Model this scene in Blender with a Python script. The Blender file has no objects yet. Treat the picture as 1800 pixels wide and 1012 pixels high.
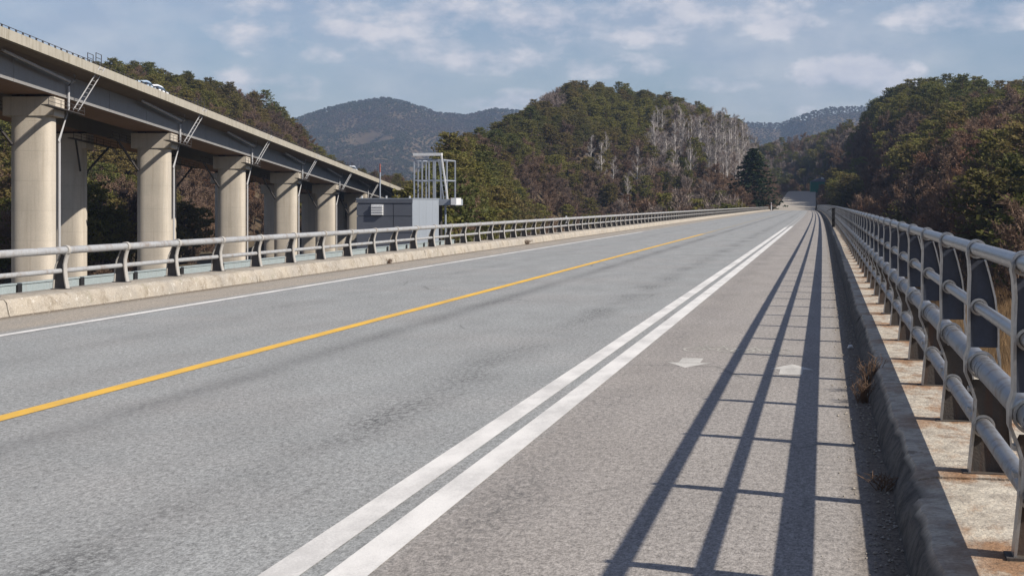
import bpy, math, random
import numpy as np
from mathutils import Vector, Matrix
random.seed(7); rng = np.random.default_rng(11)
R_ = math.radians
sc = bpy.context.scene
COL = sc.collection

# ------------------------------------------------------------------ camera
FPX, PX0, PY0 = 2640.0, 900.0, 355.5          # focal length, principal column, horizon row (1800 px frame)
YAW = math.atan(550/FPX)
CAM = Vector((0, 0, 1.5))
FW = Vector((-math.sin(YAW), math.cos(YAW), 0)); RT = Vector((math.cos(YAW), math.sin(YAW), 0))
cd = bpy.data.cameras.new('camera'); cam = bpy.data.objects.new('camera', cd); COL.objects.link(cam)
cam.location = CAM; cam.rotation_euler = (R_(90), 0, YAW)
cd.sensor_width = 36; cd.lens = 36*FPX/1800; cd.shift_y = -(506-PY0)/1800
cd.clip_start = 0.1; cd.clip_end = 20000
sc.camera = cam

# ------------------------------------------------------------------ world, sun, exposure
SUN_EL, SUN_AZ = R_(38.4), math.atan2(.964, -.266)      # azimuth clockwise from +Y
w = bpy.data.worlds.new('World'); sc.world = w; w.use_nodes = True
N = w.node_tree.nodes; L = w.node_tree.links
bg = N['Background']; bg.inputs['Strength'].default_value = 0.058
sky = N.new('ShaderNodeTexSky'); sky.sky_type = 'NISHITA'; sky.sun_disc = False
sky.sun_elevation = SUN_EL; sky.sun_rotation = SUN_AZ; sky.air_density = 1.15; sky.dust_density = 0.5; sky.ozone_density = 2.2
def wm(op, a, b=None, clamp=False):
    n = N.new('ShaderNodeMath'); n.operation = op; n.use_clamp = clamp
    for i, v in enumerate((a, b)):
        if v is None: continue
        if isinstance(v, (int, float)): n.inputs[i].default_value = v
        else: L.new(v, n.inputs[i])
    return n.outputs[0]
tc = N.new('ShaderNodeTexCoord'); sep = N.new('ShaderNodeSeparateXYZ'); L.new(tc.outputs['Generated'], sep.inputs[0])
az = wm('ARCTAN2', sep.outputs[0], sep.outputs[1]); el = wm('ARCSINE', sep.outputs[2])
cmb = N.new('ShaderNodeCombineXYZ'); L.new(az, cmb.inputs[0]); L.new(wm('MULTIPLY', el, 1.9), cmb.inputs[1])
def wnoise(scale, det, rough, off=0):
    mp = N.new('ShaderNodeMapping'); mp.inputs['Location'].default_value = (off, off*.7, 0); L.new(cmb.outputs[0], mp.inputs[0])
    n = N.new('ShaderNodeTexNoise'); n.inputs['Scale'].default_value = scale; n.inputs['Detail'].default_value = det; n.inputs['Roughness'].default_value = rough
    L.new(mp.outputs[0], n.inputs['Vector']); return n.outputs['Fac']
n1 = wnoise(4.2, 8, .60, 3.3); n2 = wnoise(22, 7, .56, 8.1)
veil = wm('MULTIPLY', wm('SUBTRACT', n1, .42), 5.0, True)                     # broken veil everywhere
def blob(px, py, rx, ry, amp):                                             # single cumulus heads, by direction
    u = (px-PX0)/FPX; v = (PY0-py)/FPX
    d = FW + RT*u + Vector((0, 0, v)); d.normalize()
    a0, e0 = math.atan2(d.x, d.y), math.asin(d.z)
    dx = wm('DIVIDE', wm('SUBTRACT', az, a0), 1.35*rx/FPX); dy = wm('DIVIDE', wm('SUBTRACT', el, e0), 1.3*ry/FPX)
    r2 = wm('ADD', wm('MULTIPLY', dx, dx), wm('MULTIPLY', dy, dy))
    return wm('MULTIPLY', wm('SUBTRACT', 1.0, r2, True), amp)
bl = None
for b in [(1500,128,100,38,1.35),(1440,142,50,18,1.1),(1560,150,60,22,1.1),(1300,15,200,40,.8),(700,60,250,60,.7),(480,60,120,40,.7),(950,45,150,45,1.0),(770,22,100,30,1.05),(600,55,120,24,.95),(530,10,130,26,.95),
          (1180,25,170,50,1.0),(1150,62,120,24,.85),(1380,40,70,34,1.0),(1700,28,140,30,.95),(820,100,240,34,.75),(1050,115,160,26,.6),
          (1270,145,90,20,.7),(920,180,130,24,.85),(450,150,120,34,.6),(1290,95,90,20,.5),(1380,190,60,18,.7)]:
    o = blob(*b); bl = o if bl is None else wm('MAXIMUM', bl, o)
puff = wm('MULTIPLY', wm('SUBTRACT', wm('ADD', wm('MULTIPLY', bl, .46), wm('MULTIPLY', n2, 1.7)), .92), 2.3, True)
puff = wm('MULTIPLY', puff, wm('MULTIPLY', bl, 3.0, True))
cmask = wm('MAXIMUM', wm('MULTIPLY', veil, .42), wm('MULTIPLY', puff, .86))
ccol = N.new('ShaderNodeMix'); ccol.data_type = 'RGBA'; L.new(wm('MULTIPLY', wm('SUBTRACT', n2, .36), 3.4, True), ccol.inputs[0])
ccol.inputs[6].default_value = (6.2, 6.6, 8.0, 1); ccol.inputs[7].default_value = (10.4, 10.0, 10.3, 1)
mx = N.new('ShaderNodeMix'); mx.data_type = 'RGBA'
tint = N.new('ShaderNodeMix'); tint.data_type = 'RGBA'; tint.blend_type = 'MULTIPLY'; tint.inputs[0].default_value = 1; tint.inputs[7].default_value = (.92, .97, 1.16, 1)
L.new(sky.outputs[0], tint.inputs[6]); L.new(cmask, mx.inputs[0]); L.new(tint.outputs[2], mx.inputs[6]); L.new(ccol.outputs[2], mx.inputs[7]); L.new(mx.outputs[2], bg.inputs['Color'])

sl = bpy.data.lights.new('sun', 'SUN'); sun = bpy.data.objects.new('sun', sl); COL.objects.link(sun)
sl.energy = 5.0; sl.angle = R_(0.53); sl.color = (1, .93, .83)
sdir = Vector((math.cos(SUN_EL)*math.sin(SUN_AZ), math.cos(SUN_EL)*math.cos(SUN_AZ), math.sin(SUN_EL)))
sun.rotation_euler = (-sdir).to_track_quat('-Z', 'Y').to_euler(); sun.location = (60, -20, 60)
sc.view_settings.view_transform = 'Standard'; sc.view_settings.look = 'None'
sc.view_settings.exposure = 0.45; sc.view_settings.gamma = 1; sc.view_settings.use_curve_mapping = False
sc.render.engine = 'CYCLES'
try:
    sc.cycles.max_bounces = 6; sc.cycles.volume_bounces = 0; sc.cycles.transparent_max_bounces = 8
except Exception: pass

# ------------------------------------------------------------------ helpers
def P(px, py, t):
    return CAM + t*(FW + RT*((px-PX0)/FPX) + Vector((0, 0, (PY0-py)/FPX)))
def PY(px, py, Y):
    d = FW + RT*((px-PX0)/FPX) + Vector((0, 0, (PY0-py)/FPX)); return CAM + d*(Y/d.y)
CC, CM = -2.6/375**2, -0.5/375**2
def B(X, Y, Z=0.0):                        # the bridge bends and sags very slightly
    y = max(Y, 0.0); return (X + CC*y*y, Y, Z + CM*y*y)

def tag(o, label=None, cat=None, group=None, kind=None):
    if label: o['label'] = label
    if cat: o['category'] = cat
    if group: o['group'] = group
    if kind: o['kind'] = kind
    return o
def empty(name, loc=(0, 0, 0), rz=0):
    o = bpy.data.objects.new(name, None); COL.objects.link(o); o.location = loc; o.rotation_euler = (0, 0, rz); o.empty_display_size = .2
    return o

class MB:
    def __init__(s): s.v = []; s.f = []; s.m = []
    def add(s, vs, fs, mi=0):
        k = len(s.v); s.v += [tuple(v) for v in vs]; s.f += [tuple(i+k for i in f) for f in fs]; s.m += [mi]*len(fs)
        return s
    def box(s, x0, x1, y0, y1, z0, z1, mi=0, fn=None):
        vs = [(x, y, z) for z in (z0, z1) for y in (y0, y1) for x in (x0, x1)]
        if fn: vs = [fn(*v) for v in vs]
        return s.add(vs, [(0,2,3,1),(4,5,7,6),(0,1,5,4),(2,6,7,3),(0,4,6,2),(1,3,7,5)], mi)
    def tube(s, pts, r, n=8, mi=0, caps=True):
        pts = [Vector(p) for p in pts]; rs = r if isinstance(r, (list, tuple)) else [r]*len(pts)
        vs = []; fs = []
        for i, p in enumerate(pts):
            d = (pts[min(i+1, len(pts)-1)] - pts[max(i-1, 0)]).normalized()
            up = Vector((0, 0, 1)) if abs(d.z) < .95 else Vector((1, 0, 0))
            a = d.cross(up).normalized(); b = a.cross(d)
            vs += [p + rs[i]*(a*math.cos(2*math.pi*k/n) + b*math.sin(2*math.pi*k/n)) for k in range(n)]
        for i in range(len(pts)-1):
            for k in range(n):
                fs.append((i*n+k, i*n+(k+1) % n, (i+1)*n+(k+1) % n, (i+1)*n+k))
        if caps: fs += [tuple(range(n))[::-1], tuple((len(pts)-1)*n+k for k in range(n))]
        return s.add(vs, fs, mi)
    def bar(s, p0, p1, a, b, mi=0):         # rectangular bar
        p0, p1 = Vector(p0), Vector(p1); d = (p1-p0).normalized(); up = Vector((0, 0, 1)) if abs(d.z) < .95 else Vector((0, 1, 0))
        x = d.cross(up).normalized()*a/2; y = d.cross(x).normalized()*b/2
        return s.add([p+q for p in (p0, p1) for q in (-x-y, x-y, x+y, -x+y)], [(0,3,2,1),(4,5,6,7),(0,1,5,4),(1,2,6,5),(2,3,7,6),(3,0,4,7)], mi)
    def ring(s, c, r0, r1, wy, n=16, mi=0): # annulus around a pipe that runs along Y
        vs = []; fs = []
        for k in range(n):
            ca, sa = math.cos(2*math.pi*k/n), math.sin(2*math.pi*k/n)
            for (r, y) in ((r0, -wy/2), (r1, -wy/2), (r1, wy/2), (r0, wy/2)):
                vs.append((c[0]+r*ca, c[1]+y, c[2]+r*sa))
        for k in range(n):
            a, b = 4*k, 4*((k+1) % n)
            for i in range(4): fs.append((a+i, a+(i+1) % 4, b+(i+1) % 4, b+i))
        return s.add(vs, fs, mi)
    def mesh(s, name, mats, smooth=False):
        me = bpy.data.meshes.new(name); me.from_pydata(s.v, [], s.f)
        for m in (mats if isinstance(mats, (list, tuple)) else [mats]): me.materials.append(m)
        if any(s.m): me.polygons.foreach_set('material_index', s.m)
        if smooth:
            me.polygons.foreach_set('use_smooth', [True]*len(me.polygons))
            me.set_sharp_from_angle(angle=R_(40))
        me.update(); return me
    def build(s, name, mats, parent=None, loc=None, smooth=False):
        o = bpy.data.objects.new(name, s.mesh(name, mats, smooth)); COL.objects.link(o)
        if parent: o.parent = parent
        if loc is not None: o.location = loc
        return o
def inst(name, me, parent=None, loc=(0, 0, 0), rz=0, scale=None):
    o = bpy.data.objects.new(name, me); COL.objects.link(o); o.location = loc; o.rotation_euler = (0, 0, rz)
    if scale: o.scale = scale
    if parent: o.parent = parent
    return o

# ------------------------------------------------------------------ materials
def material(name, rough=.8, metal=0.0, spec=.35):
    m = bpy.data.materials.new(name); m.use_nodes = True; nt = m.node_tree; b = nt.nodes['Principled BSDF']
    b.inputs['Roughness'].default_value = rough; b.inputs['Metallic'].default_value = metal
    b.inputs['Specular IOR Level'].default_value = spec
    return m, nt, b
class G:
    """tiny node-graph helper"""
    def __init__(s, nt): s.nt = nt; s.N = nt.nodes; s.L = nt.links
    def lk(s, sock, v):
        if isinstance(v, (int, float)): sock.default_value = v
        elif isinstance(v, tuple): sock.default_value = v if len(v) == 4 or sock.type == 'VECTOR' else (*v, 1)
        else: s.L.new(v, sock)
    def pos(s):
        return s.N.new('ShaderNodeNewGeometry').outputs['Position']
    def obj(s):
        return s.N.new('ShaderNodeTexCoord').outputs['Object']
    def xyz(s, v):
        n = s.N.new('ShaderNodeSeparateXYZ'); s.lk(n.inputs[0], v); return n.outputs
    def map(s, v, scale=(1, 1, 1), loc=(0, 0, 0)):
        n = s.N.new('ShaderNodeMapping'); s.lk(n.inputs[0], v); n.inputs['Scale'].default_value = scale; n.inputs['Location'].default_value = loc; return n.outputs[0]
    def noise(s, v, scale, det=4, rough=.55):
        n = s.N.new('ShaderNodeTexNoise'); s.lk(n.inputs['Vector'], v); n.inputs['Scale'].default_value = scale
        n.inputs['Detail'].default_value = det; n.inputs['Roughness'].default_value = rough; return n.outputs['Fac']
    def vor(s, v, scale, feat='F1', out='Distance'):
        n = s.N.new('ShaderNodeTexVoronoi'); n.feature = feat; s.lk(n.inputs['Vector'], v); n.inputs['Scale'].default_value = scale; return n.outputs[out]
    def m(s, op, a, b=None, clamp=False):
        n = s.N.new('ShaderNodeMath'); n.operation = op; n.use_clamp = clamp; s.lk(n.inputs[0], a)
        if b is not None: s.lk(n.inputs[1], b)
        return n.outputs[0]
    def ramp(s, f, a, b, c0=0.0, c1=1.0):
        n = s.N.new('ShaderNodeMapRange'); n.inputs[1].default_value = a; n.inputs[2].default_value = b; n.inputs[3].default_value = c0; n.inputs[4].default_value = c1
        s.lk(n.inputs[0], f); return n.outputs[0]
    def mix(s, f, a, b, mode='MIX'):
        n = s.N.new('ShaderNodeMix'); n.data_type = 'RGBA'; n.blend_type = mode; s.lk(n.inputs[0], f); s.lk(n.inputs[6], a); s.lk(n.inputs[7], b); return n.outputs[2]
    def bump(s, b, h, strength, dist):
        n = s.N.new('ShaderNodeBump'); n.inputs['Strength'].default_value = strength; n.inputs['Distance'].default_value = dist
        s.lk(n.inputs['Height'], h); s.L.new(n.outputs[0], b.inputs['Normal'])
    def rand(s):
        return s.N.new('ShaderNodeObjectInfo').outputs['Random']

def mat_weathered(name, base, stain, amt=.5, rough=.8, metal=0.0, scale=1.0, streak=True, bump=.3, spec=.35, dark=.75):
    m, nt, b = material(name, rough, metal, spec); g = G(nt); p = g.pos()
    big = g.noise(p, .8*scale, 5, .6); fine = g.noise(p, 14*scale, 4, .6)
    c = g.mix(g.ramp(fine, .3, .7), tuple(x*dark for x in base), base)
    st = g.noise(g.map(p, (1, 1, .12)), 3.2*scale, 5, .62) if streak else g.noise(p, 2.6*scale, 6, .62)
    c = g.mix(g.m('MULTIPLY', g.ramp(st, .5, .72), amt), c, stain)
    c = g.mix(g.ramp(big, .3, .7, 0, .28), c, tuple(x*.62 for x in base))
    g.L.new(c, b.inputs['Base Color']); g.lk(b.inputs['Roughness'], g.ramp(fine, .2, .8, rough-.08, min(1, rough+.1)))
    if bump: g.bump(b, fine, bump, .01)
    return m

def mat_asphalt():
    m, nt, b = material('asphalt', .88, 0, .3); g = G(nt); p = g.pos(); x, y, z = g.xyz(p)
    lx = g.m('SUBTRACT', x, g.m('MULTIPLY', g.m('MULTIPLY', y, y), CC))            # lateral position, following the bend
    pe = g.map(p, (1, .5, 1)); sp = g.noise(pe, 80, 3, .75); sp2 = g.noise(pe, 30, 4, .7); big = g.noise(p, .35, 5, .6); mid = g.noise(g.map(p, (1, .35, 1)), 1.7, 5, .62)
    tan = g.ramp(g.m('ADD', lx, g.m('MULTIPLY', g.m('SUBTRACT', mid, .5), .25)), -1.95, -1.75)
    base = g.mix(tan, (.256, .262, .258), (.272, .250, .230))
    base = g.mix(g.ramp(big, .45, .75, 0, .45), base, (.268, .250, .238))
    dustl = g.m('ADD', g.ramp(lx, -9.3, -9.5), g.ramp(lx, -10.1, -10.5), True)
    base = g.mix(g.m('MULTIPLY', g.ramp(lx, -9.15, -9.4), g.ramp(mid, .2, .6, .55, .95)), base, (.30, .262, .215))
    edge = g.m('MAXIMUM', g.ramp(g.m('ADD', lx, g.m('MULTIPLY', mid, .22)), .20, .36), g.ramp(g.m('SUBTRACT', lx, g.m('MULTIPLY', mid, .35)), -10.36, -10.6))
    base = g.mix(g.m('MULTIPLY', edge, .85), base, (.125, .097, .068))  # dirt at the kerb feet, darkened further to deepen the shadow there
    v = g.ramp(g.m('ADD', g.m('MULTIPLY', sp, .55), g.m('MULTIPLY', sp2, .45)), .36, .64, .40, 1.52)
    c = g.mix(1.0, base, v, 'MULTIPLY')
    c = g.mix(1.0, c, g.ramp(mid, .3, .7, .88, 1.08), 'MULTIPLY')
    # worn seams in the wheel tracks: pitted, darker
    def track(cx, wd, amp, yl0, yl1):
        wob = g.m('MULTIPLY', g.m('SUBTRACT', g.noise(g.map(p, (0, .5, 0)), .9, 3), .5), .35)
        d = g.m('ABSOLUTE', g.m('ADD', g.m('SUBTRACT', lx, cx), wob))
        band = g.ramp(d, wd, 0)
        pit = g.ramp(g.noise(g.map(p, (1, .5, 1)), 22, 5, .8), .46, .56)
        pat = g.ramp(g.noise(g.map(p, (.6, .3, 1)), 1.1, 3), .38, .62)
        return g.m('MULTIPLY', g.m('MULTIPLY', g.m('MULTIPLY', band, pit), pat), amp)
    t = g.m('MAXIMUM', track(-3.02, .34, 1.0, 0, 0), track(-4.88, .20, .9, 0, 0))
    t = g.m('MAXIMUM', t, track(-7.6, .35, .4, 0, 0)); t = g.m('MAXIMUM', t, track(-1.55, .30, .55, 0, 0))
    c = g.mix(t, c, (.055, .055, .055))
    # faint rubber bands
    band = g.m('MULTIPLY', g.ramp(g.m('ABSOLUTE', g.m('SUBTRACT', lx, -4.88)), .30, .02), .34)
    c = g.mix(band, c, (.12, .12, .12))
    cr = g.vor(g.map(p, (1, .6, 1)), .55, 'DISTANCE_TO_EDGE')
    crn = g.m('MULTIPLY', g.ramp(g.m('ADD', cr, g.m('MULTIPLY', g.m('SUBTRACT', g.noise(p, 7, 4, .7), .5), .02)), .011, 0.0), g.ramp(g.noise(p, .5, 2), .56, .62, 0, .5)); c = g.mix(crn, c, (.07, .068, .065))
    jn = g.m('MAXIMUM', g.ramp(g.m('ABSOLUTE', g.m('SUBTRACT', y, 43.0)), .09, .05), g.ramp(g.m('ABSOLUTE', g.m('SUBTRACT', y, 128.0)), .2, .12))
    c = g.mix(g.m('MULTIPLY', jn, .5), c, (.09, .085, .08))
    sd = g.ramp(g.vor(p, 5.5), .035, .02); c = g.mix(g.m('MULTIPLY', sd, g.ramp(g.noise(p, 1.1), .5, .6, 0, .85)), c, (.035, .03, .028))
    g.L.new(c, b.inputs['Base Color']); g.bump(b, g.m('ADD', sp, g.m('MULTIPLY', sp2, .6)), .55, .006)
    return m
def mat_paint(name, col, wear=.5, under=(.2, .2, .2)):
    m, nt, b = material(name, .7, 0, .35); g = G(nt); p = g.pos()
    sp = g.noise(p, 80, 3, .7); mid = g.noise(g.map(p, (1, .4, 1)), 3.0, 6, .65); lo = g.noise(p, .5, 3)
    k = g.m('ADD', g.m('MULTIPLY', sp, .55), g.m('ADD', g.m('MULTIPLY', mid, .5), g.m('MULTIPLY', lo, .2)))
    c = g.mix(g.ramp(k, .64-.1*wear, .78-.12*wear, 0, .85*min(1, wear*1.3)), col, under)
    c = g.mix(g.ramp(mid, .35, .7, 0, .22), c, tuple(x*.6 for x in col))
    c = g.mix(1.0, c, g.ramp(sp, .3, .7, .86, 1.1), 'MULTIPLY')
    g.L.new(c, b.inputs['Base Color']); g.bump(b, sp, .4, .004)
    return m
def mat_leaf(name, a, b_, c_, rough=.75, trans=0.25):
    m, nt, b = material(name, rough, 0, .2); g = G(nt)
    oi = g.N.new('ShaderNodeObjectInfo'); r = oi.outputs['Random']; wn = g.N.new('ShaderNodeTexWhiteNoise'); wn.noise_dimensions = '1D'; g.lk(wn.inputs['W'], r)
    p = g.obj(); n = g.noise(p, .9, 3, .6); lo = g.noise(oi.outputs['Location'], .022, 3, .6); lo2 = g.noise(g.map(oi.outputs['Location'], (1, 1, 1), (90, 40, 0)), .03, 3, .6)
    c = g.mix(g.m('ADD', g.ramp(lo, .32, .56, -.1, .9), g.m('MULTIPLY', r, .3), True), a, b_); c = g.mix(g.m('MULTIPLY', g.ramp(lo2, .48, .62), .75), c, c_)
    c = g.mix(1.0, c, g.ramp(wn.outputs['Value'], 0, 1, .80, 1.18), 'MULTIPLY')
    c = g.mix(1.0, c, g.ramp(g.noise(p, 6, 2), .3, .7, .8, 1.2), 'MULTIPLY')
    g.L.new(c, b.inputs['Base Color'])
    if trans:
        tr = g.N.new('ShaderNodeBsdfTranslucent'); g.L.new(c, tr.inputs[0]); ms = g.N.new('ShaderNodeMixShader'); ms.inputs[0].default_value = trans
        g.L.new(b.outputs[0], ms.inputs[1]); g.L.new(tr.outputs[0], ms.inputs[2]); g.L.new(ms.outputs[0], g.N['Material Output'].inputs['Surface'])
    return m
def mat_ground():
    m, nt, b = material('ground_litter', .95, 0, .15); g = G(nt); p = g.pos(); x, y, z = g.xyz(p)
    n = g.noise(p, .06, 5, .6); f = g.noise(p, 1.6, 5, .65); ff = g.noise(p, 9, 4, .6)
    c = g.mix(g.ramp(n, .35, .65), (.085, .055, .036), (.115, .085, .052))
    c = g.mix(g.ramp(f, .4, .65, 0, .6), c, (.052, .045, .028))
    dry = g.mix(g.ramp(f, .3, .7), (.30, .19, .095), (.20, .145, .075))
    dry = g.mix(g.ramp(x, 2, -14), dry, (.085, .07, .045))  # darkened left of the bridge to cut light bounced up under the viaduct
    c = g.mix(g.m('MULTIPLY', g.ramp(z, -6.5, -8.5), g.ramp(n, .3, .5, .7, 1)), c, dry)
    c = g.mix(1.0, c, g.ramp(ff, .3, .7, .7, 1.25), 'MULTIPLY')
    g.L.new(c, b.inputs['Base Color']); g.bump(b, g.m('ADD', f, ff), .8, .15)
    return m
M = {}
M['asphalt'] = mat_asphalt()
M['yellow'] = mat_paint('yellow_paint', (.72, .42, .05), .4, (.3, .24, .15))
M['white'] = mat_paint('white_paint', (.68, .66, .63), .5, (.3, .29, .28))
M['ghost_white'] = mat_paint('worn_off_white_paint', (.33, .325, .31), .9, (.255, .25, .243))
M['ghost_yellow'] = mat_paint('worn_off_yellow_paint', (.33, .285, .19), .9, (.26, .25, .23))
M['half_white'] = mat_paint('half_worn_white_paint', (.47, .455, .43), 1.0, (.255, .25, .243))
M['half_yellow'] = mat_paint('half_worn_yellow_paint', (.50, .34, .10), 1.0, (.26, .25, .23))
M['faded'] = mat_paint('faded_paint', (.55, .53, .49), .6, (.245, .23, .21))
M['faint'] = mat_paint('very_faded_paint', (.44, .42, .37), .9, (.24, .225, .2))
def mat_kerb():
    m, nt, b = material('kerb_concrete', .92, 0, .2); g = G(nt); p = g.pos()
    a = g.noise(p, 1.1, 6, .65); f = g.noise(p, 11, 5, .7); s = g.noise(p, 3.4, 7, .72); ff = g.noise(p, 60, 3, .6)
    c = g.mix(g.ramp(a, .35, .65), (.375, .33, .27), (.30, .275, .24))
    c = g.mix(g.ramp(s, .50, .66, 0, .7), c, (.17, .135, .095))
    c = g.mix(g.ramp(f, .58, .66, 0, .8), c, (.52, .49, .44))
    c = g.mix(g.ramp(g.noise(p, 2.3, 5, .7), .60, .72, 0, .5), c, (.16, .16, .085))
    c = g.mix(1.0, c, g.ramp(ff, .3, .7, .75, 1.2), 'MULTIPLY')
    g.L.new(c, b.inputs['Base Color']); g.bump(b, g.m('ADD', f, g.m('MULTIPLY', ff, .3)), .9, .02)
    return m
M['kerb'] = mat_kerb()
def mat_kerbtop():
    m, nt, b = material('rust_stained_kerb', .85, 0, .3); g = G(nt); p = g.pos()
    x, y, z = g.xyz(p)
    f = g.noise(p, 9, 6, .7); a = g.noise(g.map(p, (1.6, .7, 1)), 3.2, 6, .7); ff = g.noise(p, 60, 3, .6)
    c = g.mix(g.ramp(f, .42, .58), (.50, .45, .37), (.33, .29, .24))
    ph = g.m('FRACT', g.m('DIVIDE', g.m('SUBTRACT', y, 5.80), 1.767))
    near = g.m('MAXIMUM', g.ramp(ph, .16, .0), g.ramp(ph, .74, 1.0))
    r = g.m('MULTIPLY', g.ramp(g.m('ADD', a, g.m('MULTIPLY', near, .22)), .50, .66), g.ramp(x, .40, .62, .25, 1))
    c = g.mix(g.m('MULTIPLY', r, .88), c, (.255, .135, .065))
    c = g.mix(g.ramp(g.noise(p, 5, 5, .7), .60, .66, 0, .6), c, (.12, .085, .055))
    c = g.mix(1.0, c, g.ramp(ff, .3, .7, .8, 1.15), 'MULTIPLY')
    vert = g.ramp(z, .184, .155); c = g.mix(vert, c, g.mix(g.ramp(f, .4, .6), (.05, .046, .042), (.125, .112, .098)))  # road-side face painted darker than the top, its shade put into the colour
    g.L.new(c, b.inputs['Base Color']); g.bump(b, g.m('ADD', g.m('ADD', f, g.noise(p, 3.5, 5, .7)), g.m('MULTIPLY', ff, .3)), .7, .028)
    return m
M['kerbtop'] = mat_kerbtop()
def mat_conc():
    m, nt, b = material('pier_concrete', .9, 0, .2); g = G(nt); p = g.pos(); x, y, z = g.xyz(p)
    st = g.noise(g.map(p, (1, 1, .05)), 1.4, 6, .68); st2 = g.noise(g.map(p, (1, 1, .03)), 4.5, 4, .7); fine = g.noise(p, 9, 4, .65); big = g.noise(p, .35, 4, .6)
    c = g.mix(g.ramp(big, .35, .65), (.50, .445, .37), (.44, .395, .33))
    c = g.mix(g.ramp(st, .52, .70, 0, .5), c, (.30, .255, .20)); c = g.mix(g.ramp(st2, .56, .70, 0, .4), c, (.30, .25, .19))
    c = g.mix(g.ramp(st2, .40, .30, 0, .35), c, (.55, .52, .47))
    lift = g.m('FRACT', g.m('DIVIDE', g.m('ADD', z, 30.4), 2.4)); ln = g.m('MAXIMUM', g.ramp(lift, .025, 0), g.ramp(lift, .98, 1)); c = g.mix(g.m('MULTIPLY', ln, .16), c, (.20, .17, .14))
    c = g.mix(1.0, c, g.ramp(fine, .3, .7, .93, 1.05), 'MULTIPLY'); g.L.new(c, b.inputs['Base Color']); g.bump(b, g.m('SUBTRACT', fine, ln), .15, .03)
    return m
M['galv'] = mat_weathered('galvanised_steel', (.41, .41, .41), (.24, .20, .16), .45, .36, .8, 3, False, .1, .5)
M['galv_left'] = mat_weathered('weathered_grey_pipe', (.37, .375, .38), (.21, .165, .13), .9, .6, .15, 2.2, False, .15, .4, .8)
M['flange_left'] = mat_weathered('weathered_grey_flange', (.43, .41, .38), (.26, .20, .15), .6, .7, .1, 3, True, .2)
M['pipe_dull'] = mat_weathered('dull_grey_pipe', (.30, .31, .33), (.13, .08, .05), .95, .44, .55, 4, False, .15, .45)
M['plate'] = mat_weathered('dark_blue_grey_plate', (.055, .065, .09), (.045, .04, .045), .5, .55, .2, 3, True, .1)
M['plate_rust'] = mat_weathered('rusted_lower_plate', (.075, .065, .058), (.10, .045, .022), .7, .75, .1, 5, True, .3)
M['plate_left'] = mat_weathered('dark_dusty_plate', (.10, .095, .095), (.06, .05, .045), .6, .8, 0, 4, True, .2)
M['conc'] = mat_conc()
M['conc_old'] = mat_weathered('pier_concrete_plain', (.44, .405, .355), (.30, .26, .21), .40, .9, 0, .45, True, .1, .2, .88)
M['conc_par'] = mat_weathered('parapet_concrete', (.40, .37, .31), (.19, .165, .12), .9, .9, 0, .9, True, .15, .2, .85)
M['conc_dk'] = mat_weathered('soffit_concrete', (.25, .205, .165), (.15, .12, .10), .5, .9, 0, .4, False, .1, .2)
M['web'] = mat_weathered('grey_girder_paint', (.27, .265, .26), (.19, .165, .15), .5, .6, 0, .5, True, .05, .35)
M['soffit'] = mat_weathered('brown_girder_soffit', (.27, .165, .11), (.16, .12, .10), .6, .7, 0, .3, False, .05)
M['darksteel'] = mat_weathered('dark_steel', (.07, .065, .065), (.10, .06, .04), .5, .7, .2, 3, False, .1)
M['drain'] = mat_weathered('pale_grey_drain_pipe', (.48, .48, .49), (.33, .30, .27), .4, .5, .1, 2, True, .05)
M['kiosk_dk'] = mat_weathered('grey_cladding_shade_tone', (.115, .125, .15), (.09, .095, .11), .3, .5, .1, .8, True, .03, .4, .93)  # kiosk cladding with the shade of its front painted into the colour
M['kiosk_lt'] = mat_weathered('grey_cladding_sun_tone', (.29, .32, .36), (.25, .27, .30), .3, .5, .1, .8, True, .03, .4, .93)  # same cladding, lightened in colour for the sun-facing side
M['cage'] = mat_weathered('grey_painted_cage', (.34, .37, .42), (.30, .33, .38), .3, .5, .2, 2, True, 0)
M['whitem'] = mat_weathered('white_metal', (.74, .74, .74), (.5, .48, .45), .3, .5, .1, 2, True, 0)
M['teal'] = mat_weathered('pale_teal_grey_panel', (.33, .38, .385), (.25, .25, .24), .5, .7, 0, 2, True, .1)
M['black'] = mat_weathered('black_box', (.02, .02, .022), (.03, .025, .02), .3, .7, 0, 3, False, 0)
M['red'] = mat_weathered('red_mast_paint', (.34, .13, .11), (.3, .1, .08), .3, .6, 0, 2, True, 0)
M['green'] = mat_weathered('teal_green_sheet', (.012, .19, .13), (.01, .11, .09), .4, .55, 0, .8, True, 0)
M['rock'] = mat_weathered('pale_rock', (.47, .42, .33), (.25, .21, .15), .6, .95, 0, .8, False, .5)
M['twig'] = mat_weathered('dry_twig', (.16, .10, .065), (.08, .05, .035), .5, .9, 0, 20, False, 0)
M['carwhite'], _, _b = material('white_car_paint', .25, 0, .6); _b.inputs['Base Color'].default_value = (.78, .8, .82, 1)
M['carblue'], _, _b = material('pale_blue_car_paint', .25, 0, .6); _b.inputs['Base Color'].default_value = (.42, .52, .62, 1)
M['glass'], _, _b = material('car_glass', .08, 0, .8); _b.inputs['Base Color'].default_value = (.03, .045, .06, 1)
M['tyre'], _, _b = material('tyre_rubber', .9, 0, .2); _b.inputs['Base Color'].default_value = (.02, .02, .02, 1)
M['ground'] = mat_ground()
M['pineleaf'] = mat_leaf('pine_needles', (.058, .080, .028), (.170, .158, .038), (.165, .118, .045), trans=.45)
M['farpine'] = mat_leaf('far_pine_canopy', (.040, .050, .030), (.052, .058, .034), (.05, .052, .034), trans=.1)
M['farbrown'] = mat_leaf('far_brown_canopy', (.066, .054, .046), (.078, .062, .050), (.06, .05, .044), trans=.1)
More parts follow.
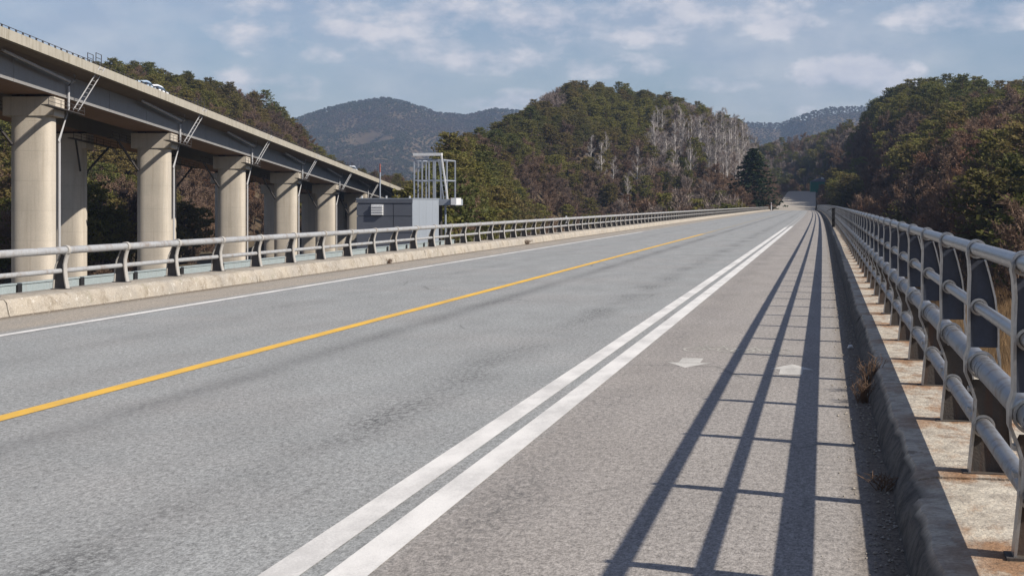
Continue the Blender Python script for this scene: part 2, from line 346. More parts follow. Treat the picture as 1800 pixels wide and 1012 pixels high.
M['darkleaf'] = mat_leaf('dark_conifer_needles', (.018, .032, .013), (.034, .052, .020), (.045, .052, .026), trans=.2)
M['brownleaf'] = mat_leaf('dry_brown_leaves', (.135, .082, .056), (.185, .120, .078), (.125, .092, .075), trans=.3)
M['rustleaf'] = mat_leaf('rust_red_dry_leaves', (.135, .070, .046), (.175, .095, .055), (.12, .08, .06), trans=.3)
M['paletwig'] = mat_leaf('pale_bare_twigs', (.28, .245, .225), (.215, .185, .17), (.33, .295, .27), trans=0)
M['greytwig'] = mat_leaf('grey_brown_bare_twigs', (.19, .15, .13), (.24, .19, .16), (.16, .125, .11), trans=0)
M['bark'] = mat_weathered('bark', (.13, .085, .06), (.07, .05, .04), .5, .95, 0, 2, True, .3)
M['palebark'] = mat_weathered('pale_bark', (.56, .52, .48), (.28, .25, .22), .5, .9, 0, 2, True, .2)
M['grass'] = mat_leaf('dry_grass', (.36, .21, .095), (.28, .18, .09), (.22, .15, .08), trans=.2)

# ------------------------------------------------------------------ terrain
BASE = -10.0
hills = [   # ridge as (column, row of tree tops, depth) seen from the bridge, tree height, depth of the front and back slopes
 dict(n='central', th=7.5, w=270, r=[(735,372,300),(755,345,320),(775,290,350),(792,258,390),(850,226,470),(905,204,540),(948,178,600),(1000,150,640),(1080,154,660),(1160,168,660),(1230,186,640),(1290,210,600),(1335,246,560),(1352,290,540),(1378,345,520)]),
 dict(n='left', th=8, w=215, r=[(-900,150,300),(-420,140,360),(0,122,400),(205,110,450),(300,124,480),(400,144,500),(470,170,520),(520,208,535),(558,256,545),(590,286,545),(625,300,540),(690,308,520),(760,330,500),(830,350,480)]),
 dict(n='right', th=8, w=330, r=[(1438,340,690),(1446,300,695),(1462,250,700),(1478,232,690),(1520,194,650),(1560,164,590),(1650,152,520),(1720,158,470),(1800,160,450),(1950,150,420),(2300,150,350),(3200,200,240)]),
 dict(n='gap', th=9, w=170, r=[(1230,300,860),(1290,258,860),(1380,240,840),(1440,226,810),(1480,216,780),(1520,208,740),(1600,250,720)]),
]
far = [
 dict(n='far', th=7, w=1450, r=[(-400,300,3300),(200,285,3300),(380,262,3300),(470,232,3300),(520,203,3300),(570,186,3350),(620,174,3400),(680,166,3400),(720,176,3400),(770,193,3500),(820,197,3600),(870,186,3600),(940,192,3700),(1000,200,3700),(1120,215,3700),(1250,300,3700)]),
 dict(n='far', th=7, w=1250, r=[(1080,300,3500),(1180,222,3500),(1310,211,3500),(1370,212,3500),(1420,194,3400),(1460,184,3400),(1530,182,3400),(1620,190,3400),(1760,200,3400),(2000,210,3300),(2600,300,3000)]),
]
for h in hills+far:
    q = np.array(h['r'], float); h['c'] = q[:, 0]; h['t'] = q[:, 2]; h['z'] = 1.5+(PY0-q[:, 1])/FPX*q[:, 2]-h['th']
_grid = rng.random((64, 64))
def vnoise(x, y):
    xi = np.floor(x).astype(int); yi = np.floor(y).astype(int); fx = x-xi; fy = y-yi
    fx = fx*fx*(3-2*fx); fy = fy*fy*(3-2*fy)
    g = lambda a, b: _grid[a % 64, b % 64]
    return (g(xi, yi)*(1-fx)+g(xi+1, yi)*fx)*(1-fy)+(g(xi, yi+1)*(1-fx)+g(xi+1, yi+1)*fx)*fy
def fbm(x, y, o=4):
    s = 0; a = .5
    for i in range(o): s = s + a*(vnoise(x*2**i+i*7.3, y*2**i+i*3.1)-.5); a *= .55
    return s
def ridge(h, x, y):
    """bearing of the point from the bridge -> ridge height and slope parameter 0..1 there"""
    t = x*FW.x+y*FW.y; u = x*RT.x+y*RT.y; tt = np.maximum(t, 1.0)
    c = np.where(t > 5, PX0+FPX*u/tt, np.sign(u)*1e5)
    zr = np.interp(c, h['c'], h['z'], left=-60, right=-60); tr = np.interp(c, h['c'], h['t'])
    return zr, np.abs(t-tr)/h['w']
# road beyond the bridge: centre line (world x, y, z), half width 5.4
APP = [tuple(B(-5.1, 374, 0)), tuple(P(1401, 0, 430).xy)+(0.9,), tuple(P(1405, 0, 500).xy)+(3.4,), tuple(P(1409, 0, 575).xy)+(5.9,), tuple(P(1420, 0, 620).xy)+(6.1,), tuple(P(1452, 0, 690).xy)+(4.6,)]
APP = np.array(APP)
def app_dist(x, y):
    best = np.full(x.shape, 1e9); zr = np.zeros(x.shape)
    for i in range(len(APP)-1):
        a, b = APP[i], APP[i+1]; d = b[:2]-a[:2]; L2 = (d**2).sum()
        t = np.clip(((x-a[0])*d[0]+(y-a[1])*d[1])/L2, 0, 1)
        dd = np.hypot(x-(a[0]+t*d[0]), y-(a[1]+t*d[1])); k = dd < best
        best = np.where(k, dd, best); zr = np.where(k, a[2]+t*(b[2]-a[2]), zr)
    return best, zr
def terrain(x, y):
    x = np.asarray(x, float); y = np.asarray(y, float)
    z = BASE + 1.2*fbm(x/40, y/40)
    for h in hills:
        zr, sv = ridge(h, x, y); s = np.clip(sv/(1+.4*fbm(x/90+3, y/90)), 0, 1)
        pr = (1-s**1.45)**1.5
        hz = BASE + (zr-BASE)*pr + (7*fbm(x/45, y/45))*np.clip(s*3, 0, 1)*np.clip((1-s)*3, 0, 1)
        z = np.maximum(z, hz)
    for h in far:
        zr, sv = ridge(h, x, y); s = np.clip(sv, 0, 1); pr = 1-s**.95
        spur = np.abs(fbm(x/420+1.7, y/900+5, 5))*230*np.clip(s*3.2, 0, 1)*np.clip((1-s)*2, 0, 1)
        z = np.maximum(z, BASE + (zr-BASE)*pr - spur + 10*fbm(x/60, y/60)*np.clip(s*5, 0, 1))
    # keep the bridge clear, then carry the road on an embankment
    lat = np.abs(x + 5 - CC*np.maximum(y, 0)**2)
    under = (y < 372)
    z = np.where(under, np.minimum(z, -5.5 + np.maximum(0, lat-9)*.75), z)
    d, zr = app_dist(x, y)
    k = np.clip((d-8.5)/16, 0, 1)
    sel = (y >= 366)
    z = np.where(sel, (zr-.35)*(1-k)+z*k, z)
    return z
# polar sheet round the camera, finer in front
azs = np.concatenate([np.linspace(-math.pi, -.62, 34, endpoint=False), np.linspace(-.62, .26, 330, endpoint=False), np.linspace(.26, math.pi, 40, endpoint=False)])
rad = np.concatenate([[2.0], np.geomspace(8, 200, 34), np.linspace(206, 900, 112), np.geomspace(925, 4900, 66)])
AZ, RA = np.meshgrid(azs, rad, indexing='ij')
TX, TY = RA*np.sin(AZ), RA*np.cos(AZ); TZ = terrain(TX, TY)
na, nr = AZ.shape
vs = np.stack([TX, TY, TZ], -1).reshape(-1, 3)
fs = []
for i in range(na):
    j = (i+1) % na
    for k in range(nr-1): fs.append((i*nr+k, i*nr+k+1, j*nr+k+1, j*nr+k))
fs.append(tuple(i*nr for i in range(na)))
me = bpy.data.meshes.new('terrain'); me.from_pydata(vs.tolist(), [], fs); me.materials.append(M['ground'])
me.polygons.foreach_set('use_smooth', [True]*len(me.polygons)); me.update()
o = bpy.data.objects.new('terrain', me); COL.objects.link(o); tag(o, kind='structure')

# ------------------------------------------------------------------ bridge deck and kerbs
YS = [-14, -7] + [i*6.0 for i in range(0, 63)] + [374.0]
def strip_sheet(name, x0, x1, z, mat, y0=None, y1=None, parent=None):
    mb = MB(); ys = [y for y in YS if (y0 is None or y > y0) and (y1 is None or y < y1)]
    if y0 is not None: ys = [y0]+ys
    if y1 is not None: ys = ys+[y1]
    vs = []; nx = 2
    for y in ys:
        zz = z*(1+max(0, y)/120) if z > 0 else z
        vs += [B(x0, y, zz), B(x1, y, zz)]
    mb.add(vs, [(2*i, 2*i+1, 2*i+3, 2*i+2) for i in range(len(ys)-1)])
    return mb.build(name, mat, parent)
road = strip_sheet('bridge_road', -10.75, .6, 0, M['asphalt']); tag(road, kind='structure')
for nm, x0, x1, mt, ye in (('edge_line', -9.13, -9.00, 'white', 77), ('centre_line', -5.675, -5.525, 'yellow', 72), ('lane_line', -2.228, -2.066, 'white', 93), ('lane_line', -1.966, -1.796, 'white', 97)):
    tag(strip_sheet(nm, x0, x1, .004, M[mt], None, ye, parent=road), nm.replace('_', ' ') + (' in yellow' if mt == 'yellow' else ' in white'))
    tag(strip_sheet(nm, x0, x1, .004, M['half_'+mt], ye, ye+9, parent=road), nm.replace('_', ' ') + ' half worn')
    tag(strip_sheet(nm, x0, x1, .004, M['ghost_'+mt], ye+9, 374, parent=road), nm.replace('_', ' ') + ' worn almost away')
# structural slab
mb = MB(); rows = []
for y in YS: rows += [B(-11.3, y, -.55), B(1.3, y, -.55), B(1.3, y, -.015), B(-11.3, y, -.015)]
mb.add(rows, [(4*i+a, 4*i+(a+1) % 4, 4*i+4+(a+1) % 4, 4*i+4+a) for i in range(len(YS)-1) for a in range(4)] + [(0,1,2,3), tuple(4*(len(YS)-1)+k for k in (3,2,1,0))])
mb.m = [0]*len(mb.f)
tag(mb.build('bridge_deck', M['conc_dk']), kind='structure')
# kerbs: cast in lengths with open joints, chipped arrises
def kerb(side):
    root = empty('kerb_right' if side > 0 else 'kerb_left'); root['kind'] = 'structure'
    y = -12.0; i = 0
    while y < 373:
        ln = random.choice([8.8, 10.6, 12.4]) if y < 120 else 24
        y1 = min(y+ln, 373.5); st = .12 if y < 26 else (.3 if y < 70 else 3.0)
        ys = list(np.arange(y+.012, y1-.012, st)) + [y1-.012]
        mb = MB(); vs = []
        jx = random.uniform(-.012, .012); jz = random.uniform(-.008, .008)
        for yy in ys:
            fall = 1 if yy < 90 else .4
            n1_ = ((vnoise(np.array([yy*1.1+9*side]), np.array([3.1]))[0]-.5)*.04+(vnoise(np.array([yy*5.3]), np.array([1.3+side]))[0]-.5)*.018)*fall
            n2_ = (vnoise(np.array([yy*9+5*side]), np.array([7.7]))[0]-.5)*.03*fall
            chip = max(0, vnoise(np.array([yy*1.7+40]), np.array([side*5+11.]))[0]-.78)*.22*fall
            if side > 0:
                pts = [(.335+n1_*.5, -.02), (.36+n1_, .07), (.395+n1_+n2_+jx, .145-chip), (.428+n1_*.6+n2_+jx+chip, .186+jz-chip*.5), (.52+jx, .19+jz), (.80, .191+jz), (1.22, .19+jz), (1.24, .17), (1.24, -.5)]
            else:
                pts = [(-10.49-n1_*.5, -.02), (-10.515-n1_, .09), (-10.54-n1_-n2_+jx, .175-chip), (-10.575-n1_*.6-n2_-chip, .216+jz-chip*.5), (-10.66+jx, .222+jz), (-10.9, .222+jz), (-11.22, .22+jz), (-11.25, .2), (-11.25, -.5)]
            vs += [B(a, yy, b) for a, b in pts]
        n = 9; fs = []
        for k in range(len(ys)-1):
            for a in range(n-1):
                f = (k*n+a, k*n+a+1, (k+1)*n+a+1, (k+1)*n+a); fs.append(f if side < 0 else f[::-1])
        fs += [tuple(range(n)), tuple((len(ys)-1)*n+a for a in range(n))[::-1]]
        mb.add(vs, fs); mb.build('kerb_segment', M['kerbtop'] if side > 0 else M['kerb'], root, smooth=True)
        y = y1; i += 1
kerb(1); kerb(-1)

# ------------------------------------------------------------------ right railing (four pipes)
def profile_plate(mb, rows, th, mi):
    vs = []; n = len(rows)
    for (z, a, b) in rows: vs += [(a, -th/2, z), (b, -th/2, z), (b, th/2, z), (a, th/2, z)]
    fs = []
    for i in range(n-1):
        p, q = 4*i, 4*i+4
        for a in range(4): fs.append((p+a, p+(a+1) % 4, q+(a+1) % 4, q+a))
    fs += [(3, 2, 1, 0), tuple(4*(n-1)+a for a in range(4))]
    mb.add(vs, fs, mi)
def flange(mb, pts, th, wy, mi):
    vs = []; n = len(pts)
    for i, (x, z) in enumerate(pts):
        a = Vector(pts[max(i-1, 0)]); b = Vector(pts[min(i+1, n-1)]); d = (b-a).normalized(); nx, nz = d.y*th/2, -d.x*th/2
        vs += [(x-nx, -wy/2, z-nz), (x+nx, -wy/2, z+nz), (x+nx, wy/2, z+nz), (x-nx, wy/2, z-nz)]
    fs = [(4*i+a, 4*i+(a+1) % 4, 4*i+4+(a+1) % 4, 4*i+4+a) for i in range(n-1) for a in range(4)]
    fs += [(3, 2, 1, 0), tuple(4*(n-1)+a for a in range(4))]
    mb.add(vs, fs, mi)
RX, RZ = .682, .19
rowsR = [(0,0,.20),(.12,.012,.195),(.25,.025,.185),(.36,.03,.17),(.43,.008,.15),(.49,-.016,.145),(.56,-.016,.142),(.61,0,.135),(.72,0,.135),(.85,0,.12),(.96,.004,.095),(1.03,.0,.075)]
lowR = rowsR[:5]; upR = rowsR[7:]
pipesR = [('top_rail', .718, 1.275, .0325, 'galv'), ('middle_rail', .729, .996, .0275, 'galv'), ('main_rail', .743, .715, .0525, 'pipe_dull'), ('bottom_rail', .750, .422, .040, 'pipe_dull')]
def post_right(near):
    mb = MB(); profile_plate(mb, lowR, .009, 2); profile_plate(mb, upR, .009, 1)
    profile_plate(mb, [rowsR[4], (.455, .02, .14)], .009, 2)
    flange(mb, [(a, z) for z, a, b in rowsR]+[(-.006, 1.06), (-.002, 1.085)], .011, .085, 0)
    flange(mb, [(b, z) for z, a, b in rowsR], .009, .07, 0)
    mb.box(-.03, .23, -.06, .06, 0.0, .012, 2)
    for (bx, bz) in ((.0, .40), (.0, .30)): mb.box(bx-.004, bx+.012, -.034, .034, bz, bz+.018, 0)
    if not near:
        for nm, x, z, r, m in pipesR: mb.ring((x-RX, 0, z-RZ), r+.002, r+.013, .045, 10, 0)
    return mb.mesh('post', [M['galv'], M['plate'], M['plate_rust']], True)
pr_near, pr_far = post_right(True), post_right(False)
ringR = [MB().ring((0, 0, 0), r+.003, r+.014, .045, 24).mesh('clamp_ring', M['galv'], True) for nm, x, z, r, m in pipesR]
rr = empty('railing', (0, 0, 0)); tag(rr, 'tall galvanised railing of four pipes along the right edge of the road', 'railing')
def pipe_run(name, X, Z, r, mat, parent, y0, y1, seg=10.0):
    ys = list(np.arange(y0, y1, seg))+[y1]
    return MB().tube([B(X, y, Z) for y in ys], r, 20, 0).build(name, mat, parent, smooth=True)
for nm, x, z, r, m in pipesR: pipe_run(nm, x, z, r, M[m], rr, -8.4, 373)
k = -8
while True:
    y = 5.80 + 1.767*k
    if y > 373: break
    near = 0 <= k < 28
    po = inst('post', pr_near if near else pr_far, rr, B(RX, y, RZ))
    po.rotation_euler = (0, 0, random.uniform(-.02, .02))
    if near:
        for (nm, x, z, r, m), me_ in zip(pipesR, ringR): inst('clamp_ring', me_, po, (x-RX, 0, z-RZ))
    if 0 <= k+1 < 22:      # joint bands on the main pipe
        for dy in (-.34, -.20): MB().ring((0, 0, 0), .050, .0555, .012, 20).build('joint_band', M['pipe_dull'], rr, B(.743, y+dy, .715), True)
    k += 1
NPOST_R = k

# ------------------------------------------------------------------ left railing (two pipes)
LX, LZ = -10.93, .22
rowsL = [(0,-.0,-.22),(.12,-.025,-.21),(.25,-.042,-.20),(.36,-.045,-.175),(.45,-.025,-.13),(.53,-.0,-.10)]
def post_left(far_):
    mb = MB(); profile_plate(mb, rowsL, .012, 1)
    flange(mb, [(a, z) for z, a, b in rowsL]+[(.028, .575)], .018, .10, 0)
    flange(mb, [(b, z) for z, a, b in rowsL], .012, .09, 0)
    mb.box(-.24, .03, -.07, .07, 0.0, .012, 1)
    if far_: mb.ring((-.03, 0, .575), .056, .072, .06, 10, 0)
    return mb.mesh('post', [M['flange_left'], M['plate_left']], True)
pl_near, pl_far = post_left(False), post_left(True)
capL = MB().ring((0, 0, 0), .0555, .073, .075, 20).mesh('clamp_ring', M['flange_left'], True)
lr = empty('railing'); tag(lr, 'low pale grey railing of two pipes on curved posts along the left kerb', 'railing')
pipe_run('top_rail', LX-.03, .795, .055, M['galv_left'], lr, -8, 372.5)
pipe_run('lower_rail', LX-.10, .49, .036, M['galv_left'], lr, -8, 372.5)
k = -13
while True:
    y = 20.36 + 1.95*k
    if y > 373: break
    near = -1 <= k < 18
    po = inst('post', pl_near if near else pl_far, lr, B(LX, y, LZ))
    if near: inst('clamp_ring', capL, po, (-.03, 0, .575))
    k += 1
# reflector on the left rail
d = empty('delineator', PY(965, 394, 0.0001+62) ); 
dp = B(LX+.02, 64.3, .62); d.location = dp
tag(d, 'small white and dark reflector bracket clipped on the left rail', 'reflector')
MB().box(-.03, .03, -.02, .02, 0, .30).build('bracket', M['whitem'], d); MB().box(-.028, .028, -.045, -.021, .05, .15).build('reflector_plate', M['black'], d)
d = empty('marker_post', B(-10.2, 371, .0)); tag(d, 'small white marker post at the far end of the left railing', 'marker post')
MB().box(-.12, .12, -.05, .05, 0, 1.9).build('post_body', M['whitem'], d); MB().box(-.13, .13, -.06, .06, 1.4, 1.65).build('band', M['red'], d)
# dark box standing against the right railing
d = empty('meter_box', B(.56, 82.3, .19)); tag(d, 'narrow dark cabinet standing on the kerb against the right railing', 'cabinet')
MB().box(-.07, .09, -.10, .10, .0, .98).box(-.09, .11, -.12, .12, .98, 1.02).build('cabinet_body', M['black'], d)
MB().add([(-.34, -.1, .86), (-.06, -.1, 1.03), (-.06, .1, 1.03), (-.34, .1, .86), (-.34, -.1, .83), (-.06, -.1, 1.0), (-.06, .1, 1.0), (-.34, .1, .83)], [(0,1,2,3),(7,6,5,4),(0,4,5,1),(1,5,6,2),(2,6,7,3),(3,7,4,0)]).build('hood', M['black'], d)

# ------------------------------------------------------------------ painted symbols on the cycle lane
def arrow(X, Y, sgn, ln, wd, shaft):
    mb = MB(); pts = [(-shaft/2, 0), (shaft/2, 0), (shaft/2, ln*.52), (wd/2, ln*.48), (0, ln), (-wd/2, ln*.48), (-shaft/2, ln*.52)]
    mb.add([B(X+sgn*a, Y+sgn*b, .0018) for a, b in pts], [(0, 1, 2, 6), (3, 4, 5), (2, 3, 5, 6)])
    return mb
o = arrow(-1.24, 14.52, -1, .86, .40, .20).build('lane_arrow', M['faded'], road); tag(o, 'arrow pointing towards the camera')
o = arrow(-.29, 13.30, 1, .86, .40, .20).build('lane_arrow', M['faded'], road); tag(o, 'arrow pointing away from the camera')
def bicycle(X, Y, s):
    mb = MB()
    def seg(a, b, wd=.045):
        a, b = Vector(a), Vector(b); d_ = (b-a).normalized(); n = Vector((-d_.y, d_.x))*wd/2
        mb.add([B(X+s*p.x, Y+s*p.y*2.0, .0018) for p in (a-n, b-n, b+n, a+n)], [(0, 1, 2, 3)])
    for cx in (-.17, .17):
        for q in range(12):
            a0, a1 = q*math.pi/6, (q+1)*math.pi/6
            seg((cx+.105*math.cos(a0), .1+.105*math.sin(a0)), (cx+.105*math.cos(a1), .1+.105*math.sin(a1)), .022)
    for a, b in (((-.17,.1),(-.07,.26)),((-.07,.26),(.11,.26)),((.11,.26),(.17,.1)),((-.07,.26),(0,.1)),((0,.1),(.11,.26)),((-.17,.1),(0,.1)),((.11,.26),(.09,.33)),((-.07,.26),(-.08,.31))): seg(a, b, .022)
    mb.m = [0]*len(mb.f); return mb
tag(bicycle(-1.13, 15.2, 1.0).build('bicycle_mark', M['faint'], road), 'worn bicycle mark on the left half of the cycle lane')
tag(bicycle(-.62, 15.1, 1.1).build('bicycle_mark', M['faint'], road), 'worn bicycle mark by the shadow stripes')

# ------------------------------------------------------------------ gangway, kiosk, cage (left of the bridge)
gw = empty('gangway', (0, 0, 0)); tag(gw, 'pale teal grey panelled gangway running just outside the left railing', 'gangway')
MB().box(-15.0, -11.33, 8, 53, -.5, -.3).build('walk_slab', M['conc_dk'], gw)
pan = MB().box(-.03, .03, .012, 1.85, -.36, .0).box(.028, .05, .012, 1.85, -.16, -.145).box(.028, .05, .012, 1.85, -.29, -.275).box(-.045, .045, .0, 1.86, 0.0, .022).mesh('gangway_panel', M['teal'])
dpo = MB().box(-.04, .055, 0, .13, -.36, .010).mesh('gangway_post', M['black'])
for i in range(20):
    y = 9.2+2.0*i
    inst('gangway_panel', pan, gw, B(-12.2, y, .235)); inst('gangway_post', dpo, gw, B(-12.2, y+1.865, .235))
kx1, kx0, ky0, ky1, kz0, kz1 = -12.75, -14.58, 45.76, 49.1, -.29, 1.60
kk = empty('equipment_kiosk', ((kx0+kx1)/2, ky0, kz0)); tag(kk, 'grey metal clad equipment kiosk with a white louvre behind the left railing', 'kiosk')
def wl(o, p):  # keep world coordinates under an offset empty
    o.parent = p; o.matrix_parent_inverse = Matrix.Translation(-Vector(p.location)); return o
def wpart(mb, name, mat, p, smooth=False): return wl(mb.build(name, mat, smooth=smooth), p)
wpart(MB().box(kx0+.03, kx1-.03, ky0+.03, ky1-.03, kz0, kz1-.04), 'core', M['kiosk_dk'], kk)
sx = kx0+(kx1-kx0)*.66
pz = [kz0+.02, .55, 1.07, 1.47]
for (a, b) in ((kx0, sx-.012), (sx+.012, kx1)):
    for i in range(3):
        wpart(MB().box(a, b, ky0, ky0+.028, pz[i], pz[i+1]-.022), 'cladding_panel', M['kiosk_dk'], kk)
wpart(MB().box(kx0-.01, kx1+.01, ky0-.015, ky0+.028, 1.475, 1.60), 'fascia', M['kiosk_dk'], kk)
for i in range(4):
    y = ky0+.03+i*(ky1-ky0-.03)/4
    wpart(MB().box(kx1-.028, kx1, y, y+(ky1-ky0-.03)/4-.008, kz0, kz1), 'side_panel', M['kiosk_lt'], kk)
rf = wpart(MB().box(kx0-.02, kx1+.02, ky0-.02, ky1+.02, kz1+.002, kz1+.03), 'roof', M['kiosk_lt'], kk)
lv = wpart(MB().box(-14.09, -13.70, ky0-.03, ky0, 1.09, 1.43), 'louvre', M['whitem'], kk)
for i in range(4):
    MB().bar((-14.08, ky0-.055, 1.125+i*.08), (-13.71, ky0-.055, 1.125+i*.08), .045, .05).build('slat', M['whitem'], lv)
for q in range(3):
    p = PY([636, 679, 720][q], 349, ky0+.3); wpart(MB().box(p.x-.02, p.x+.02, ky0+.3, ky0+.34, kz1+.03, kz1+.1), 'roof_stud', M['whitem'], kk)
# cage
cg = empty('hoist_cage', PY(760, 352, 49.8)); tag(cg, 'open grey cage of upright bars with a slanted ladder above the kiosk', 'cage')
Yf, Yb = 49.8, 51.5
zt, zm, zb = PY(760, 281, Yf).z, PY(760, 317, Yf).z, PY(760, 351, Yf).z
fx = [PY(x, 300, Yf).x for x in (728, 742, 754, 765, 775)]; bx = [PY(x, 300, Yb).x for x in (735, 749, 762, 785, 800)]
for x in fx: wpart(MB().box(x-.022, x+.022, Yf-.022, Yf+.022, zb-.03, zt), 'upright', M['cage'], cg)
for x in bx: wpart(MB().box(x-.022, x+.022, Yb-.022, Yb+.022, zb-.03, zt), 'upright', M['cage'], cg)
xe = PY(800, 300, Yb).x
wpart(MB().box(xe-.022, xe+.022, Yf+.5, Yf+.55, zb-.03, zt), 'upright', M['cage'], cg)
for z in (zt, zm):
    wpart(MB().box(fx[0], fx[-1], Yf-.015, Yf+.015, z-.02, z+.02), 'cross_bar', M['cage'], cg)
    wpart(MB().box(bx[0], bx[-1], Yb-.015, Yb+.015, z-.02, z+.02), 'cross_bar', M['cage'], cg)
    wpart(MB().box(fx[0]-.015, fx[0]+.015, Yf, Yb, z-.02, z+.02), 'cross_bar', M['cage'], cg)
    wpart(MB().box(xe-.015, xe+.015, Yf, Yb, z-.02, z+.02), 'cross_bar', M['cage'], cg)
a, b = PY(727, 272, Yf), PY(777, 270, Yf)
wpart(MB().box(a.x, b.x, Yf-.08, Yf+.08, a.z-.045, a.z+.05), 'top_beam', M['whitem'], cg)
wpart(MB().bar((b.x-.03, Yf, b.z), PY(787, 352, Yf), .05, .05), 'slanted_leg', M['whitem'], cg)
wpart(MB().bar(PY(771, 280, Yf), PY(780, 352, Yf), .035, .035), 'slanted_leg', M['cage'], cg)
for i in range(7):
    f = (i+.5)/7; wpart(MB().bar(Vector(PY(771.5+9*f, 281+70*f, Yf)), Vector(PY(776.5+10*f, 281+70*f, Yf)), .02, .02), 'rung', M['cage'], cg)
a, b = PY(773, 350, Yf), PY(793, 361, Yf)
wpart(MB().box(a.x, b.x, Yf-.1, Yb, b.z, a.z), 'platform', M['kiosk_lt'], cg)
a, b = PY(792.5, 348, Yf-.2), PY(802, 360, Yf-.2)
wpart(MB().box(a.x, b.x, Yf-.2, Yf+.5, b.z, a.z), 'white_box', M['whitem'], cg)
p0, p1 = PY(783, 361, Yf), PY(783, 440, Yf)
wpart(MB().tube([p0, p1], .035, 10), 'support_pipe', M['cage'], cg)
wpart(MB().tube([PY(774.5, 361, Yf+.5), PY(774.5, 440, Yf+.5)], .06, 10), 'support_post', M['darksteel'], cg)
# mast
mp = P(668, 360, 62); mz = P(668, 288, 62).z
ms = empty('mast', (mp.x, mp.y, -1)); tag(ms, 'thin grey mast with a faded red top behind the kiosk', 'mast')
for (n_, a, b, r, mt) in (('red_section', mz-.36, mz, .03, 'red'), ('white_section', mz-.52, mz-.36, .036, 'cage'), ('lower_section', -1, mz-.52, .03, 'cage')):
    wpart(MB().tube([(mp.x, mp.y, a), (mp.x, mp.y, b)], r, 8), n_, M[mt], ms)

# ------------------------------------------------------------------ viaduct
vd = (FW + RT*.0496).normalized(); vp = Vector((vd.y, -vd.x, 0)); VO = CAM - RT*44.8; KS = math.hypot(1, .0496); LP = 34.0
def V(s, wd, h):
    p = VO + vd*s + vp*wd; return Vector((p.x, p.y, 1.5+13.38-.0403*s/KS+h))
def vbox(mb, s0, s1, w0, w1, h0, h1, mi=0): return mb.box(s0, s1, w0, w1, h0, h1, mi, fn=V)
S0, S1 = -60.0, 392.0
va = empty('viaduct', V(3.58*LP*KS, 0, 0)); tag(va, 'long concrete highway viaduct on paired round-edged piers, left of the road', 'viaduct')
def vpart(mb, name, mats, par=va, smooth=False):
    o = mb.build(name, mats, smooth=smooth)
    if par is va: wl(o, va)
    else: o.parent = par
    return o
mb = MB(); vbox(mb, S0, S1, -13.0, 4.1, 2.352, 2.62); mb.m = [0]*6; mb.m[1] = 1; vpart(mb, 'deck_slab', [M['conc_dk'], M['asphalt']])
# soffit haunch between slab edge and web, giving the cantilever its taper
for w0, w1 in ((1.9, 4.05), (-12.95, -10.8)):
    mb = MB(); hi, lo = (w1, w0) if w0 > 0 else (w0, w1)
    pts = [(lo, 2.35), (hi, 2.35), (lo, 2.05)]
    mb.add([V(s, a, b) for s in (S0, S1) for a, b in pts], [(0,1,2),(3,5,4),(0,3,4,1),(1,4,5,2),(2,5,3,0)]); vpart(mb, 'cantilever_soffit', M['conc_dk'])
for wd in (4.1, -13.0):
    sg = 1 if wd > 0 else -1; s = S0
    while s < S1:
        e = min(s+17, S1); mb = MB(); a, b = (wd-.32*sg, wd+.012*sg)
        vbox(mb, s+.01, e-.01, min(a, b), max(a, b), 2.30 if True else 0, 3.06); vpart(mb, 'parapet_segment', M['conc_par']); s = e
    if sg > 0 or True:
        vpart(MB().tube([V(s_, wd-.15*sg, 3.29) for s_ in np.linspace(S0, S1, 12)], .024, 6), 'parapet_rail', M['darksteel'])
rp = MB().box(-.05, .05, -.05, .05, 0, .24).mesh('rail_post', M['darksteel'])
s = 96.0
while s < 385:
    q = V(s, 3.95, 3.06); inst('rail_post', rp, va, q-Vector(va.location)); s += 1.32 if s < 260 else 2.64
for w0, w1 in ((-1.9, 1.9), (-10.8, -7.0)):
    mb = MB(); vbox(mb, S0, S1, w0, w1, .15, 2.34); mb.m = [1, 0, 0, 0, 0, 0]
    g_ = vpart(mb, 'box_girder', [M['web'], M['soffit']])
    if w0 == -1.9:
        s = 90
        while s < 385:
            mb = MB(); vbox(mb, s, s+.05, 1.9, 1.93, .18, 2.3); o_ = vpart(mb, 'web_splice', M['web'], g_); s += 11.33
        mb = MB(); vbox(mb, S0, S1, 1.9, 2.02, .15, .20); vpart(mb, 'bottom_flange', M['web'], g_)
zg = -13.0
